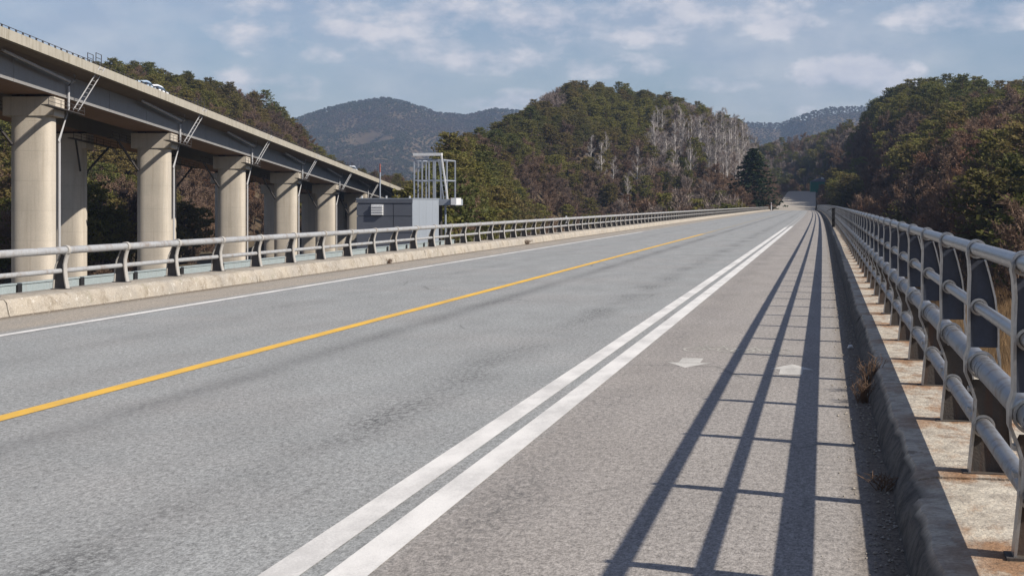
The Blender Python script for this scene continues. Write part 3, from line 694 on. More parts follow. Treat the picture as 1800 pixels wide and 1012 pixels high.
for n in range(-1, 9):
    sn = (3.58+n)*LP*KS
    for wl_, nm in ((0, 'front'), (-8.9, 'rear')):
        top = V(sn, wl_, 0); mb = MB(); K = 36; vs = []
        for hz in ('t', 'b'):
            for k in range(K):
                a = 2*math.pi*k/K; ca, sa = math.cos(a), math.sin(a); e = 2/3.4
                x = 1.12*math.copysign(abs(ca)**e, ca); y = 1.68*math.copysign(abs(sa)**e, sa)
                q = V(sn+x, wl_+y, 0); q.z = top.z-1.5 if hz == 't' else zg; vs.append(q)
        mb.add(vs, [(k, (k+1) % K, K+(k+1) % K, K+k) for k in range(K)]); 
        col = vpart(mb, 'pier', M['conc'], smooth=True)
        mb = MB(); c0, c1 = (-1.2, 1.2); vbox(mb, sn+c0, sn+c1, wl_-2.1, wl_+2.1, -1.58, -.06); cp = vpart(mb, 'pier_cap', M['conc'], col)
        for ww in (-1.3, 1.3):
            mb = MB(); vbox(mb, sn-.4, sn+.4, wl_+ww-.35, wl_+ww+.35, -.06, .15); vpart(mb, 'bearing', M['darksteel'], col)
        # inspection walkway round the pier head and its struts
        for (w0_, hl, ra) in (((2.15, 4.2, 2.75), (-2.75, 7.0, -2.2)) if wl_ == 0 else ((2.2, 7.0, 2.8),)):
            w1_ = w0_+.6; mb = MB(); vbox(mb, sn-hl, sn+hl, wl_+w0_, wl_+w1_, -1.05, -.98)
            for zz in (-.72, -.42): mb.bar(V(sn-hl, wl_+ra, zz), V(sn+hl, wl_+ra, zz), .035, .035)
            for q in range(7): mb.bar(V(sn-hl+q*hl/3, wl_+ra, -1.0), V(sn-hl+q*hl/3, wl_+ra, -.4), .035, .035)
            vpart(mb, 'inspection_walkway', M['darksteel'], col)
        wq = -2.3 if wl_ == 0 else 2.4
        for sg in (-1, 1):
            mb = MB(); mb.bar(V(sn+sg*1.0, wl_+wq*.6, -3.9), V(sn+sg*5.2, wl_+wq, -1.05), .17, .17)
            vpart(mb, 'strut', M['darksteel'], col)
# access ladders, drain pipes per bay
for n in range(-1, 8):
    sl_ = (3.70+n)*LP*KS
    lad = vpart(MB().bar(V(sl_-.35, 4.25, 3.0), V(sl_-1.5, 2.35, -.75), .09, .09).bar(V(sl_+.85, 4.25, 3.0), V(sl_-.3, 2.35, -.75), .08, .08), 'access_ladder', M['drain'])
    mb = MB()
    for q in range(11):
        f = (q+.5)/11; mb.bar(V(sl_-.35-1.15*f, 4.25-1.9*f, 3.0-3.75*f), V(sl_+.85-1.15*f, 4.25-1.9*f, 3.0-3.75*f), .022, .022)
    vpart(mb, 'rung_set', M['drain'], lad)['kind'] = 'stuff'
    mb = MB()
    for (ds, dw) in ((-.7, 4.0), (.7, 4.0), (-.7, 3.3), (.7, 3.3)): mb.bar(V(sl_+ds, dw, 3.0), V(sl_+ds, dw, 4.1), .05, .05)
    for zz in (3.7, 4.08): mb.bar(V(sl_-.7, 4.0, zz), V(sl_+.7, 4.0, zz), .04, .04).bar(V(sl_-.7, 3.3, zz), V(sl_+.7, 3.3, zz), .04, .04)
    vpart(mb, 'ladder_gate', M['darksteel'], lad)
    sn = (3.58+n)*LP*KS; sd = sn + 2.2
    vpart(MB().tube([V(sd, 2.6, 2.2), V(sd, 2.6, 1.6), V(sd, 2.1, 1.2), V(sd, 2.1, -.6), V(sn+1.0, 1.75, -3.4), V(sn+1.0, 1.75, -3.6), V(sn+1.0, 1.75, -20+.0*sn)], .11, 8), 'drain_pipe', M['drain'], smooth=True)
    vpart(MB().tube([V(sd-15.5, 2.7, 1.95), V(sd-.9, 2.5, 1.45)], .11, 8), 'drain_pipe', M['drain'], smooth=True)

# cars on the viaduct
def car(s, wd, label, paint, ln=4.5, ht=1.47):
    root = empty('car', V(s, wd, 2.62)); root.rotation_euler = Vector((vd.x, vd.y, -.0403)).to_track_quat('Y', 'Z').to_euler(); tag(root, label, 'car', 'cars on the viaduct')
    H = ln/2
    prof = [(-H, .35, .55, .80), (-H+.1, .30, .85, .84), (-H+.9, .30, .95, .88), (H-1.0, .3, .92, .88), (H-.15, .30, .72, .84), (H, .35, .60, .78)]
    mb = MB(); vs = []
    for y, z0, z1, hw in prof: vs += [(-hw, y, z0), (hw, y, z0), (hw*.97, y, z1), (-hw*.97, y, z1)]
    mb.add(vs, [(4*i+a, 4*i+(a+1) % 4, 4*i+4+(a+1) % 4, 4*i+4+a) for i in range(5) for a in range(4)] + [(3,2,1,0), (20,21,22,23)])
    mb.build('body', M[paint], root, smooth=True)
    gp = [(-H+.35, .93, .84), (-H+.95, ht-.14, .66), (.35, ht-.14, .66), (H-1.25, .90, .84)]
    mb = MB(); vs = []
    for y, z, hw in gp: vs += [(-hw, y, z), (hw, y, z)]
    vs += [(-.84, -H+.35, .9), (.84, -H+.35, .9), (-.84, H-1.25, .88), (.84, H-1.25, .88)]
    mb.add(vs, [(0,1,3,2),(2,3,5,4),(4,5,7,6),(0,2,4,6),(1,7,5,3)]); mb.build('windows', M['glass'], root)
    mb = MB().add([(-.67, -H+.93, ht-.15), (.67, -H+.93, ht-.15), (.67, .37, ht-.15), (-.67, .37, ht-.15), (-.52, -H+1.15, ht+.03), (.52, -H+1.15, ht+.03), (.52, .15, ht+.03), (-.52, .15, ht+.03)], [(4,5,6,7),(0,1,5,4),(1,2,6,5),(2,3,7,6),(3,0,4,7)])
    mb.build('roof', M[paint], root, smooth=True)
    for sx_ in (-.8, .8):
        for y in (-H+.85, H-.85):
            w_ = MB().tube([(sx_-.1, y, .33), (sx_+.1, y, .33)], .33, 14).build('wheel', M['tyre'], root)
            MB().tube([(-.105, 0, 0), (.105, 0, 0)], .19, 10).build('rim', M['cage'], w_, (sx_, y, .33))
    for sx_ in (-.62, .62):
        MB().box(sx_-.16, sx_+.16, H-.06, H+.005, .56, .68).build('headlight', M['whitem'], root); MB().box(sx_-.16, sx_+.16, -H-.005, -H+.05, .62, .76).build('taillight', M['red'], root)
def s_at(px, X00): return X00*FPX/(1031-px)*KS
car(s_at(251, 42.6), 2.3, 'pale blue car leading behind the viaduct parapet, nearest the second ladder', 'carblue', 3.9, 1.38)
car(s_at(273, 42.6), 2.3, 'white car right behind the pale blue one on the viaduct', 'carwhite', 5.0, 1.42)
car(s_at(618, 42.6), 2.3, 'small white car far along the descending viaduct', 'carwhite')

# ------------------------------------------------------------------ approach road beyond the bridge
mb = MB(); vs = []; mk = {k_: [] for k_ in ('y', 'w')}
pts = []
for i in range(len(APP)-1):
    for f in np.linspace(0, 1, 8, endpoint=False): pts.append(APP[i]*(1-f)+APP[i+1]*f)
pts.append(APP[-1]); pts = np.array(pts)
for i in range(2, len(pts)-2): pts[i, 2] = pts[max(0, i-3):i+4, 2].mean()
pts[0, 2] = B(0, 374, 0)[2]
def ribbon(name, off0, off1, dz, mat, parent=None):
    vs = []
    for i, p in enumerate(pts):
        d_ = pts[min(i+1, len(pts)-1)]-pts[max(i-1, 0)]; n_ = np.array([d_[1], -d_[0]])/np.hypot(d_[0], d_[1])
        for o_ in (off0, off1): vs.append((p[0]+n_[0]*o_, p[1]+n_[1]*o_, p[2]+dz))
    return MB().add(vs, [(2*i, 2*i+1, 2*i+3, 2*i+2) for i in range(len(pts)-1)]).build(name, mat, parent)
M['app'] = mat_weathered('pale_old_asphalt', (.35, .315, .27), (.27, .225, .185), .5, .9, 0, .3, False, .05, .2, .9)
ar = ribbon('approach_road', -4.9, 5.3, -.01, M['app']); tag(ar, kind='structure')
ribbon('road_patch', -5.6, 5.5, .012, M['app'], ar) if False else None
# green shed beside the crest
gp_ = P(1436, 335, 560); gd = empty('roadside_shed', (gp_.x+.3, gp_.y, gp_.z-.8)); gd.rotation_euler = (0, 0, .12)
tag(gd, 'teal green sheet clad shed with a pale roof at the top of the road', 'shed')
for i in range(5): MB().box(-2.6+i*1.04, -2.6+i*1.04+1.0, -.06, 0, 0, 4.1).build('wall_sheet', M['green'], gd)
MB().box(-2.6, 2.6, .0, 3.2, 0, 4.1).build('wall', M['green'], gd)
MB().add([(-2.8, -.3, 4.1), (2.8, -.3, 4.1), (2.8, 3.4, 4.1), (-2.8, 3.4, 4.1), (1.0, 0, 5.6), (2.5, 0, 5.6), (2.5, 3.0, 5.6), (1.0, 3.0, 5.6)], [(0,1,5,4),(1,2,6,5),(2,3,7,6),(3,0,4,7),(4,5,6,7)]).build('roof', M['kiosk_dk'], gd)
MB().box(1.2, 2.3, -.1, .6, 4.6, 5.8).build('roof_vent', M['whitem'], gd)

# ------------------------------------------------------------------ tree prototypes
class TM:
    def __init__(s): s.v = []; s.f = []; s.m = []
    def quad(s, c, a, b, mi=0):
        k = len(s.v); s.v += [tuple(c-a-b), tuple(c+a-b), tuple(c+a+b), tuple(c-a+b)]; s.f.append((k, k+1, k+2, k+3)); s.m.append(mi)
    def tri(s, c, d, wv, mi=0):
        k = len(s.v); s.v += [tuple(c-wv), tuple(c+wv), tuple(c+d)]; s.f.append((k, k+1, k+2)); s.m.append(mi)
    def tube(s, p0, p1, r0, r1, n=5, mi=1):
        mb = MB(); mb.tube([Vector(p0), Vector(p1)], [r0, r1], n, 0, False); k = len(s.v); s.v += [tuple(v) for v in mb.v]
        s.f += [tuple(i+k for i in f) for f in mb.f]; s.m += [mi]*len(mb.f)
    def mesh(s, name, mats, only=None):
        f = [x for x, m_ in zip(s.f, s.m) if only is None or m_ == only]; mm = [m_ for m_ in s.m if only is None or m_ == only]
        me = bpy.data.meshes.new(name); me.from_pydata(s.v, [], f)
        if only is None:
            for m_ in mats: me.materials.append(m_)
            me.polygons.foreach_set('material_index', mm)
        else: me.materials.append(mats[only])
        me.update(); return me
def rv(r):
    return Vector((r.gauss(0, 1), r.gauss(0, 1), r.gauss(0, 1))).normalized()
def pine(seed, H=9.0, spread=2.3, lean=.4, dens=1.0, low=.35, size=.34, cone=False):
    r = random.Random(seed); t = TM()
    top = Vector((r.uniform(-lean, lean), r.uniform(-lean, lean), H)); mid = Vector((r.uniform(-lean, lean)*.8, r.uniform(-lean, lean)*.8, H*.5))
    t.tube((0, 0, -.8), mid, .17, .12); t.tube(mid, top, .12, .03)
    def axis(f): return (Vector((0, 0, 0))*(1-2*f)+mid*2*f) if f < .5 else mid*(2-2*f)+top*(2*f-1)
    nw = int(15*dens) if not cone else int(26*dens)
    for i in range(nw):
        f = low+(1-low)*((i+r.random()*.7)/nw); c = axis(min(f, 1))
        env = math.sin(math.pi*(.20+.70*min(1, (f-low)/(1-low))))**.8*1.08 if not cone else 1.1*max(0.02, 1.02-(f-low)/(1-low))**.72
        nb = r.choice((4, 5, 6)) if not cone else 8
        a0 = r.random()*6.28
        for k in range(nb):
            if r.random() < .14: continue
            a = a0+k*6.28/nb+r.uniform(-.35, .35); ln = spread*env*r.uniform(.6, 1.2)
            rise = r.uniform(.0, .35) if not cone else r.uniform(-.3, -.02)
            e = c+Vector((math.cos(a)*ln, math.sin(a)*ln, ln*rise)); t.tube(c, e, .045, .015, 3)
            ncl = 3 if not cone else 4
            for q in range(ncl):
                cc = c.lerp(e, (.42+.6*(q+.3)/ncl) if not cone else (.2+.85*(q+.5)/ncl))
                for _ in range(int(9*dens)):
                    o_ = rv(r); o_.z *= .45 if not cone else .3; o_ *= r.uniform(.1, .62)*(1 if not cone else 1.1)
                    n_ = (rv(r)*.8+Vector((0, 0, .8))).normalized(); aa = n_.cross(rv(r)).normalized(); bb = n_.cross(aa)
                    sz = size*r.uniform(.5, 1.15); t.quad(cc+o_, aa*sz*.55, bb*sz*.30, 0)
    return t
def broad(seed, H=8.0, spread=2.6, n=900, leafy=260, sliver=.8, wd=.05, upright=.5, trunks=1, low=.3, tr=.16):
    r = random.Random(seed); t = TM()
    for q in range(trunks):
        b0 = Vector((r.uniform(-.5, .5), r.uniform(-.5, .5), -.8))*(q > 0); top = Vector((r.uniform(-.8, .8), r.uniform(-.8, .8), H*.93))
        t.tube((b0.x, b0.y, -.8), b0.lerp(top, .5), tr, tr*.75, 5); t.tube(b0.lerp(top, .5), top, tr*.75, .03, 4)
        for k in range(12):
            f = low+(.95-low)*(k+r.random())/12; s0 = b0.lerp(top, f); a = r.random()*6.28; ln = spread*(1.1-f*.75)*r.uniform(.7, 1.1)
            e = s0+Vector((math.cos(a)*ln, math.sin(a)*ln, ln*upright*r.uniform(.9, 1.9))); t.tube(s0, e, .06, .018, 3)
            for j in range(n//(12*trunks)):
                c = s0.lerp(e, r.uniform(.25, 1.05))+rv(r)*r.uniform(0, .55)
                d_ = (Vector((math.cos(a), math.sin(a), upright*2))*.6+rv(r)*.75).normalized()*sliver*r.uniform(.5, 1.3)
                t.tri(c, d_, d_.cross(rv(r)).normalized()*wd, 0)
            for j in range(leafy//(12*trunks)):
                c = s0.lerp(e, r.uniform(.3, 1.05))+rv(r)*r.uniform(0, .7); n_ = rv(r); aa = n_.cross(rv(r)).normalized()
                t.quad(c, aa*.10, n_.cross(aa)*.07, 0)
    return t
PM = [M['pineleaf'], M['bark']]
protos = {
 'pine': [pine(s, H, sp, ln, 1.2, lo, .30) for s, H, sp, ln, lo in ((1, 7.6, 2.7, .4, .30), (2, 8.6, 2.3, .3, .36), (3, 6.4, 2.8, .5, .22), (4, 7.2, 3.1, .7, .34), (5, 9.0, 2.5, .3, .28), (6, 5.8, 2.5, .4, .2))],
 'brown': [broad(s, H, sp, 800, 600) for s, H, sp in ((11, 7.5, 2.6), (12, 6.4, 2.4), (13, 8.4, 2.9), (14, 5.2, 2.3))],
 'rust': [broad(s, H, sp, 620, 1000, upright=.35) for s, H, sp in ((21, 6.4, 2.6), (22, 5.2, 2.4), (23, 7.2, 2.8))],
 'birch': [broad(s, H, sp, 760, 0, .9, .03, .95, 1, .22, .14) for s, H, sp in ((31, 14, 2.3), (32, 12.5, 2.0), (33, 15, 2.5), (34, 11, 2.1))],
 'grey': [broad(s, H, sp, 1000, 0, .9, .05, .9, 2, .2) for s, H, sp in ((41, 8.5, 2.8), (42, 7, 2.6))],
 'shrub': [broad(s, 2.6, 1.5, 420, 240, .55, .035, .6, 3, .05) for s in (51, 52, 53)],
}
pmats = {'pine': PM, 'brown': [M['brownleaf'], M['bark']], 'rust': [M['rustleaf'], M['bark']], 'birch': [M['paletwig'], M['palebark']], 'grey': [M['greytwig'], M['bark']], 'shrub': [M['brownleaf'], M['bark']]}
pH = {'pine': [7.6, 8.6, 6.4, 7.2, 9.0, 5.8], 'brown': [7.5, 6.4, 8.4, 5.2], 'rust': [6.4, 5.2, 7.2], 'birch': [14, 12.5, 15, 11], 'grey': [8.5, 7], 'shrub': [2.6]*3}
wname = {'pine': 'pine_tree', 'brown': 'bare_tree', 'rust': 'oak_tree', 'birch': 'birch_tree', 'grey': 'bare_tree', 'shrub': 'shrub'}
pme = {}; pcr = {}; ptr = {}
for k_, lst in protos.items():
    pme[k_] = [t.mesh(wname[k_], pmats[k_]) for t in lst]
    pcr[k_] = [t.mesh('crown', pmats[k_], 0) for t in lst]; ptr[k_] = [t.mesh('trunk', pmats[k_], 1) for t in lst]
hidden = bpy.data.collections.new('scatter_sources')
src = []; sidx = {}
for k_, lst in pme.items():
    sidx[k_] = []
    for me_ in lst:
        o = bpy.data.objects.new('src_%03d' % len(src), me_); hidden.objects.link(o); sidx[k_].append(len(src)); src.append(o)

def scatter(name, pts, scl, rot, idx, coll, label, cat, kind='stuff'):
    me = bpy.data.meshes.new(name); me.from_pydata([tuple(p) for p in pts], [], [])
    for nm, ty, dat in (('sc', 'FLOAT', scl), ('rz', 'FLOAT', rot), ('idx', 'INT', idx)):
        at = me.attributes.new(nm, ty, 'POINT'); at.data.foreach_set('value', list(dat))
    o = bpy.data.objects.new(name, me); COL.objects.link(o); tag(o, label, cat, kind=kind)
    ng = bpy.data.node_groups.new(name, 'GeometryNodeTree'); ng.interface.new_socket('Geometry', in_out='INPUT', socket_type='NodeSocketGeometry'); ng.interface.new_socket('Geometry', in_out='OUTPUT', socket_type='NodeSocketGeometry')
    n = ng.nodes; gi = n.new('NodeGroupInput'); go = n.new('NodeGroupOutput'); ip = n.new('GeometryNodeInstanceOnPoints'); ci = n.new('GeometryNodeCollectionInfo')
    ci.inputs['Collection'].default_value = coll; ci.inputs['Separate Children'].default_value = True; ci.inputs['Reset Children'].default_value = True
    def at(nm, ty):
        a = n.new('GeometryNodeInputNamedAttribute'); a.data_type = ty; a.inputs['Name'].default_value = nm; return a.outputs['Attribute']
    cx = n.new('ShaderNodeCombineXYZ'); ng.links.new(at('rz', 'FLOAT'), cx.inputs[2])
    ng.links.new(gi.outputs[0], ip.inputs['Points']); ng.links.new(ci.outputs[0], ip.inputs['Instance']); ip.inputs['Pick Instance'].default_value = True
    ng.links.new(at('idx', 'INT'), ip.inputs['Instance Index']); ng.links.new(cx.outputs[0], ip.inputs['Rotation']); ng.links.new(at('sc', 'FLOAT'), ip.inputs['Scale'])
    ng.links.new(ip.outputs[0], go.inputs[0]); md = o.modifiers.new('scatter', 'NODES'); md.node_group = ng
    return o

# ------------------------------------------------------------------ forest placement
fw, rt = np.array(FW), np.array(RT)
def project(x, y, z):
    t = x*fw[0]+y*fw[1]; u = (x*rt[0]+y*rt[1]); t = np.maximum(t, .1)
    return PX0+FPX*u/t, PY0-FPX*(z-1.5)/t, t
# running horizon of bare terrain for culling
cols = np.linspace(-200, 2000, 276); ts = np.concatenate([np.linspace(60, 900, 170), np.geomspace(910, 3900, 120)])
CX, CT = np.meshgrid(cols, ts, indexing='ij'); UU = (CX-PX0)/FPX
HX, HY = CT*(fw[0]+rt[0]*UU), CT*(fw[1]+rt[1]*UU); HZ = terrain(HX, HY); EL = (HZ+2.0-1.5)/CT; RUN = np.maximum.accumulate(EL, axis=1)
def visible(x, y, z, top):
    px, py, t = project(x, y, z); ci = np.clip(np.round((px-cols[0])/(cols[1]-cols[0])).astype(int), 0, len(cols)-1)
    ti = np.clip(np.searchsorted(ts, t*.97)-1, 0, len(ts)-1)
    return (px > -70) & (px < 1870) & ((z+top-1.5)/t > RUN[ci, ti]) & (t > 20), px, py, t
def lattice(x0, x1, y0, y1, st):
    gx, gy = np.meshgrid(np.arange(x0, x1, st), np.arange(y0, y1, st)); gx = gx.ravel()+rng.uniform(-.45, .45, gx.size)*st; gy = gy.ravel()+rng.uniform(-.45, .45, gy.size)*st
    return gx, gy
gx, gy = lattice(-420, 260, 120, 1000, 4.6)
gz = terrain(gx, gy); vis, px, py, t = visible(gx, gy, gz, 7)
lat = np.abs(gx+5-CC*gy**2); da, _z = app_dist(gx, gy)
vs_ = (gx-VO.x)*vd.x+(gy-VO.y)*vd.y; vw = (gx-VO.x)*vp.x+(gy-VO.y)*vp.y
ok = vis & (gz > -8.2) & ~((gy < 374) & (lat < 11)) & ~((gy >= 366) & (da < 9.5)) & ~((vs_ < 400) & (vw > -15.5) & (vw < 7.5))
gx, gy, gz, px, py, t, da = (a[ok] for a in (gx, gy, gz, px, py, t, da))
hs = []
for h in hills:
    zr_, sv_ = ridge(h, gx, gy); hs.append(BASE+(zr_-BASE)*(1-np.clip(sv_, 0, 1)**1.45)**1.5)
hid = np.stack(hs).argmax(0)
patch = fbm(gx/28+9, gy/28+2, 4)*2.2; patch2 = fbm(gx/60+1, gy/60+7, 3)*2.2; rnd = rng.random(gx.size)
trees = []
for i in range(gx.size):
    h = hills[hid[i]]['n']; q = patch[i]; r_ = rnd[i]; topy = py[i]-FPX*7/t[i]; X, Y_ = px[i], topy
    jit = (r_-.5)*.5
    if h == 'central':
        kind = 'pine' if q+jit > -.42 else 'brown'
        if X < 950 and Y_ > 255: kind = 'pine' if q*1.3+jit > -.12 else 'brown'
        edge = 300 - (X-1060)*.20 if X > 1060 else 999
        if X > 1075 and Y_ > edge + 10*math.sin(X*.05): kind = ('brown' if r_ < .58 else ('rust' if r_ < .68 else ('grey' if r_ < .86 else 'pine')))
        if X > 1140 and 212+ (X-1150)*.06 < Y_ < 292: kind = 'birch' if r_ < .55 else ('grey' if r_ < .70 else ('brown' if r_ < .82 else 'pine'))
        if (1036 < X < 1080 and 252 < Y_ < 300) or (1088 < X < 1130 and 285 < Y_ < 330): kind = 'birch' if r_ < .5 else kind
        if 945 < X < 985 and Y_ < 185: kind = 'grey'
        if Y_ < 215 and 1170 < X and r_ > .62: kind = 'grey'
    elif h == 'left': kind = 'pine' if q+jit > -.1 else ('brown' if r_ < .8 else 'rust')
    elif h == 'right':
        if Y_ < 205+12*math.sin(X*.03): kind = 'pine' if r_ < .93 else 'brown'
        else: kind = 'pine' if q*1.2+jit > .34 else ('rust' if r_ < .45 else 'brown')
        if X < 1500 and Y_ < 250 and r_ > .4: kind = 'grey'
        if X > 1725 and Y_ > 285 and q+jit > -.15: kind = 'pine'
    elif h == 'gap': kind = 'pine' if r_ < .62 else ('brown' if r_ < .8 else 'grey')
    else: kind = 'brown' if r_ < .7 else 'pine'
    if kind == 'pine' and patch2[i] < -.35 and r_ > .3: kind = 'brown'
    if kind == 'birch' and rng.random() < .12: continue
    if gy[i] > 366 and da[i] < 16 and kind != 'shrub': kind = 'shrub' if rnd[i] < .8 else 'brown'
    v = int(rng.integers(len(pme[kind]))); s_ = float(rng.uniform(.72, 1.18) if h != 'right' else rng.uniform(.7, 1.42))*(.95 if t[i] > 330 else 1.22)
    trees.append((kind, v, (gx[i], gy[i], gz[i]-.1), s_, float(rng.uniform(0, 6.28)), pH[kind][v]*s_*FPX/t[i], h, px[i], topy))
# under-storey shrubs fill between crowns
sx_, sy_ = lattice(-260, 200, 140, 640, 5.2); sz_ = terrain(sx_, sy_); vis, spx, spy, st_ = visible(sx_, sy_, sz_, 2.2)
lat = np.abs(sx_+5-CC*sy_**2); dda, _z = app_dist(sx_, sy_); vs_ = (sx_-VO.x)*vd.x+(sy_-VO.y)*vd.y; vw = (sx_-VO.x)*vp.x+(sy_-VO.y)*vp.y
ok = vis & (sz_ > -8.8) & ~((sy_ < 374) & (lat < 9.5)) & ~((sy_ >= 366) & (dda < 7.2)) & ~((vs_ < 400) & (vw > -13) & (vw < 6))
for x, y, z, a, b_, tt in zip(sx_[ok], sy_[ok], sz_[ok], spx[ok], spy[ok], st_[ok]):
    s_ = float(rng.uniform(.6, 1.3)); trees.append(('shrub', int(rng.integers(3)), (x, y, z-.1), s_, float(rng.uniform(0, 6.28)), 2.6*s_*FPX/tt, 'ground', a, b_))

def region(h, X, Y_):
    if h == 'central':
        if X > 1075 and Y_ > 255: return 'at the right foot of the central hill'
        if Y_ > 270: return 'low on the left of the central hill'
        return ('on the left shoulder of the central hill' if X < 960 else 'on the rounded top of the central hill' if X < 1140 else 'on the right shoulder of the central hill')
    if h == 'left': return 'on the hill seen above the viaduct' if X > 200 and Y_ < 250 else 'on the slope seen between the viaduct piers'
    if h == 'right':
        if Y_ < 215: return 'along the crest of the right hill'
        if Y_ < 300: return 'on the middle slope of the right hill'
        return 'low on the right hill behind the railing'
    if h == 'gap': return 'on the rise behind the far road crest'
    if h == 'saddle': return 'on the low saddle behind the kiosk'
    return 'on the forest floor'
desc = {'pine': ('olive green pine', 'pines'), 'brown': ('brown leafless broadleaf tree', 'brown trees'), 'rust': ('rusty tree with dry leaves', 'rusty trees'),
        'birch': ('pale slender bare tree', 'pale bare trees'), 'grey': ('grey bare twiggy tree', 'grey bare trees'), 'shrub': ('low dry brown shrub', 'dry shrubs')}
adj = {'pine': ['mid sized', 'tall narrow', 'short bushy', 'leaning broad', 'tall full', 'small rounded'], 'brown': ['mid sized', 'small', 'large', 'stunted'], 'rust': ['mid sized', 'small', 'large'],
       'birch': ['tall', 'narrow', 'tallest', 'shorter'], 'grey': ['larger', 'smaller'], 'shrub': ['dense', 'loose', 'spreading']}
rest = []
for kind in pme:
    lst = sorted([t_ for t_ in trees if t_[0] == kind], key=lambda a: -a[5])
    for j, (kd, v, p, s_, rz, hp, h, X, Y_) in enumerate(lst):
        if j >= {'brown': 190, 'grey': 90}.get(kind, 290) or hp < 9: rest.append((kd, v, p, s_, rz)); continue
        rg = region(h, X, Y_)
        if j < 90 and kd != 'shrub':
            root = empty(wname[kd], p, rz); root.scale = (s_, s_, s_); inst('crown', pcr[kd][v], root); inst('trunk', ptr[kd][v], root)
        else: root = inst(wname[kd], pme[kd][v], None, p, rz, (s_, s_, s_))
        tag(root, adj[kd][v]+' '+desc[kd][0]+' '+rg, 'shrub' if kd == 'shrub' else 'tree', desc[kd][1]+' '+rg)
print('trees', len(trees), 'rest', len(rest))
scatter('forest', [r[2] for r in rest], [r[3] for r in rest], [r[4] for r in rest], [sidx[r[0]][r[1]] for r in rest], hidden, 'mixed winter forest of pines and bare trees covering the hills', 'forest')

# far mountains: light crowns only
lo = bpy.data.collections.new('far_sources')
for i in range(4):
    t_ = TM(); r = random.Random(90+i)
    for _ in range(80):
        c = Vector((r.gauss(0, 1.7), r.gauss(0, 1.7), r.uniform(.8, 5.2))); c.x *= 1.6-c.z/5; c.y *= 1.6-c.z/5; n_ = rv(r); aa = n_.cross(rv(r)).normalized(); t_.quad(c, aa*.7, n_.cross(aa)*.55, 0)
    me_ = t_.mesh('far_tree', [M['farpine' if i < 2 else 'farbrown']]*2, 0); lo.objects.link(bpy.data.objects.new('far_%d' % i, me_))
fx_, fy_ = lattice(-1900, 1000, 1900, 4300, 7.0); tf = fx_*fw[0]+fy_*fw[1]; uf = PX0+FPX*(fx_*rt[0]+fy_*rt[1])/tf
k_ = (uf > 380) & (uf < 1600); fx_, fy_ = fx_[k_], fy_[k_]; fz_ = terrain(fx_, fy_); vis, upx, upy, tt = visible(fx_, fy_, fz_, 30)
ok = vis & (fz_ > 0); fx_, fy_, fz_ = fx_[ok], fy_[ok], fz_[ok]; nf = len(fx_)
pf = fbm(fx_/160, fy_/160, 4)*2+rng.normal(0, .3, nf)
print('far trees', nf)
scatter('distant_forest', np.stack([fx_, fy_, fz_-1], -1), rng.uniform(.5, .95, nf), rng.uniform(0, 6.28, nf), [int((0 if q > 0 else 2)+rng.integers(2)) for q in pf], lo, 'hazy blue forest on the distant mountains', 'forest')

# the single dark conifer at the bridge end
big = pine(77, 16, 7.6, .25, 1.25, .06, .50, True)
cp = B(-15.2, 388, 0); root = empty('fir_tree', (cp[0], cp[1], float(terrain(np.array([cp[0]]), np.array([cp[1]]))[0])-.2)); tag(root, 'large dark green conical fir beside the far end of the left railing', 'tree')
BM = [M['darkleaf'], M['bark']]; inst('crown', big.mesh('crown', BM, 0), root); inst('trunk', big.mesh('trunk', BM, 1), root)
# pines right after the end of the right railing: their shade crosses the road there
r = random.Random(31)
for i in range(30):
    f = r.uniform(0, 1.02); a_, b_ = APP[0], APP[1]; d_ = (b_-a_)[:2]; d_ = d_/np.hypot(*d_); nn = np.array([d_[1], -d_[0]])
    q_ = a_[:2]*(1-f)+b_[:2]*f + nn*r.uniform(10.0, 15.5); kd = 'pine' if r.random() < .6 else 'brown'; v = r.randrange(len(pme[kd])); s_ = r.uniform(1.0, 1.35)
    root = empty(wname[kd], (q_[0], q_[1], float(terrain(q_[:1], q_[1:])[0])-.2), r.uniform(0, 6)); root.scale = (s_, s_, s_)
    inst('crown', pcr[kd][v], root); inst('trunk', ptr[kd][v], root); tag(root, adj[kd][v]+' '+desc[kd][0]+' just past the far end of the right railing', 'tree', desc[kd][1]+' past the far end of the right railing')
# pale rock on the right hill
rp_ = P(1690, 357, 262); rz0 = float(terrain(np.array([rp_.x]), np.array([rp_.y]))[0])
mb = MB(); r = random.Random(5); vs = []
for i in range(7):
    for k in range(10):
        a = 2*math.pi*k/10; ph = math.pi*i/6; rr_ = 1.0+r.uniform(-.22, .22); vs.append((1.0*rr_*math.sin(ph)*math.cos(a), .9*rr_*math.sin(ph)*math.sin(a), 1.5*rr_*math.cos(ph)))
mb.add(vs, [(i*10+k, i*10+(k+1) % 10, (i+1)*10+(k+1) % 10, (i+1)*10+k) for i in range(6) for k in range(10)])
o = mb.build('boulder', M['rock'], None, (rp_.x, rp_.y, max(rz0+.6, rp_.z-.2))); tag(o, 'pale cream boulder showing through the brush on the right hill', 'boulder')

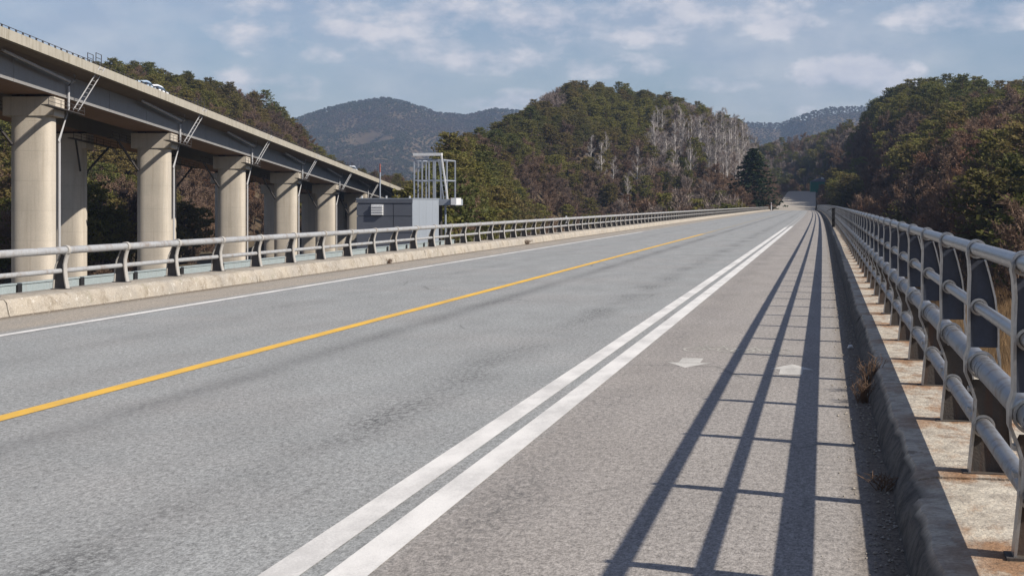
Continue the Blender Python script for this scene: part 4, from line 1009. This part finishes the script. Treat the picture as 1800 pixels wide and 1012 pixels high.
# ------------------------------------------------------------------ dry grass below the right railing
gc = bpy.data.collections.new('grass_sources')
for i in range(3):
    t_ = TM(); r = random.Random(60+i)
    for _ in range(60):
        b0 = Vector((r.gauss(0, .28), r.gauss(0, .28), -.05)); d_ = Vector((r.gauss(0, .25), r.gauss(0, .25), r.uniform(.6, 1.4))); t_.tri(b0, d_, Vector((r.uniform(-1, 1), r.uniform(-1, 1), 0)).normalized()*.02, 0)
    gc.objects.link(bpy.data.objects.new('tuft_%d' % i, t_.mesh('tuft', [M['grass']]*2, 0)))
qx = rng.uniform(2.6, 60, 26000); qy = rng.uniform(4, 190, 26000)**1.0; k_ = (qx < qy*.22+8); qx, qy = qx[k_], qy[k_]; qz = terrain(qx, qy); nq = len(qx)
scatter('dry_grass', np.stack([qx, qy, qz], -1), rng.uniform(.7, 1.7, nq), rng.uniform(0, 6.28, nq), rng.integers(0, 3, nq), gc, 'orange brown dry grass on the low ground right of the bridge', 'grass')

# ------------------------------------------------------------------ weeds, stones and litter along the kerbs
def weed(x, y, z, h, n, label, seed, spread=.5):
    r = random.Random(seed); mb = MB()
    for i in range(n):
        a = r.random()*6.28; l = h*r.uniform(.5, 1.1); sp = spread*r.uniform(.2, 1)
        p0 = Vector((r.uniform(-.04, .04), r.uniform(-.08, .08), 0)); p2 = p0+Vector((math.cos(a)*sp*l, math.sin(a)*sp*l, l)); p1 = p0.lerp(p2, .5)+Vector((0, 0, l*.12))
        mb.tube([p0, p1, p2], [.003, .0025, .001], 4, 0, False)
        for k in range(3):
            q = p1.lerp(p2, r.random()); mb.tube([q, q+Vector((r.gauss(0, .03), r.gauss(0, .03), r.uniform(.01, .05)))], [.002, .0015], 3, 0, False)
    o = mb.build('dry_weed', M['twig'], None, B(x, y, z)); tag(o, label, 'weed')
weed(.36, 12.25, 0, .26, 34, 'dead brown weed growing from the right kerb joint beside the lane arrows', 1)
weed(.28, 11.6, 0, .15, 34, 'shorter tangle of dead weed just nearer along the right kerb', 2, .8)
weed(.30, 8.1, 0, .06, 16, 'low flattened weed at the right kerb, nearest the camera', 3, 1.4)
weed(-10.42, 53.0, 0, .16, 60, 'flat dead weed tuft at the foot of the left kerb right of the kiosk', 6, 1.6)
weed(-10.44, 35.5, 0, .10, 40, 'small reddish weed at the cracked joint of the left kerb', 7, 1.4)
# loose grit along both kerbs
mb = MB(); r = random.Random(9)
for i in range(2600):
    if r.random() < .6: x = .335-abs(r.gauss(0, .10)); y = 4+50*r.random()**1.6
    else: x = -10.48+abs(r.gauss(0, .16)); y = 12+60*r.random()
    s_ = r.uniform(.004, .013); c = Vector(B(x, y, s_*.4)); e = [Vector((r.uniform(.7, 1.2)*s_*a, r.uniform(.7, 1.2)*s_*b, c_*s_*.7)) for a, b, c_ in ((1,0,0),(0,1,0),(-1,0,0),(0,-1,0),(0,0,1),(0,0,-.6))]
    mb.add([c+q for q in e], [(0,1,4),(1,2,4),(2,3,4),(3,0,4),(1,0,5),(2,1,5),(3,2,5),(0,3,5)])
o = mb.build('grit', M['kerb']); tag(o, 'loose grit and grains lying along the foot of the kerbs', 'grit', kind='stuff')
st = MB().tube([(-.02, 0, .004), (-.008, 0, .02), (.012, 0, .022), (.026, 0, .004)], [.012, .022, .02, .01], 7).build('pebble', M['whitem'], None, B(.26, 15.8, 0)); tag(st, 'small white pebble in the shadow beside the right kerb', 'pebble')

# ------------------------------------------------------------------ haze
HB = MB().box(-4950, 4950, -4950, 4950, -60, 330)
hm = bpy.data.materials.new('haze_volume'); hm.use_nodes = True; hn = hm.node_tree; hn.nodes.clear()
out = hn.nodes.new('ShaderNodeOutputMaterial'); pv = hn.nodes.new('ShaderNodeVolumePrincipled'); pv.inputs['Density'].default_value = 1.1e-4; pv.inputs['Color'].default_value = (.52, .70, 1, 1); pv.inputs['Anisotropy'].default_value = .2
hn.links.new(pv.outputs[0], out.inputs['Volume'])
hz = HB.build('haze', hm); tag(hz, 'thin blue air haze over the whole valley', 'haze', kind='stuff')
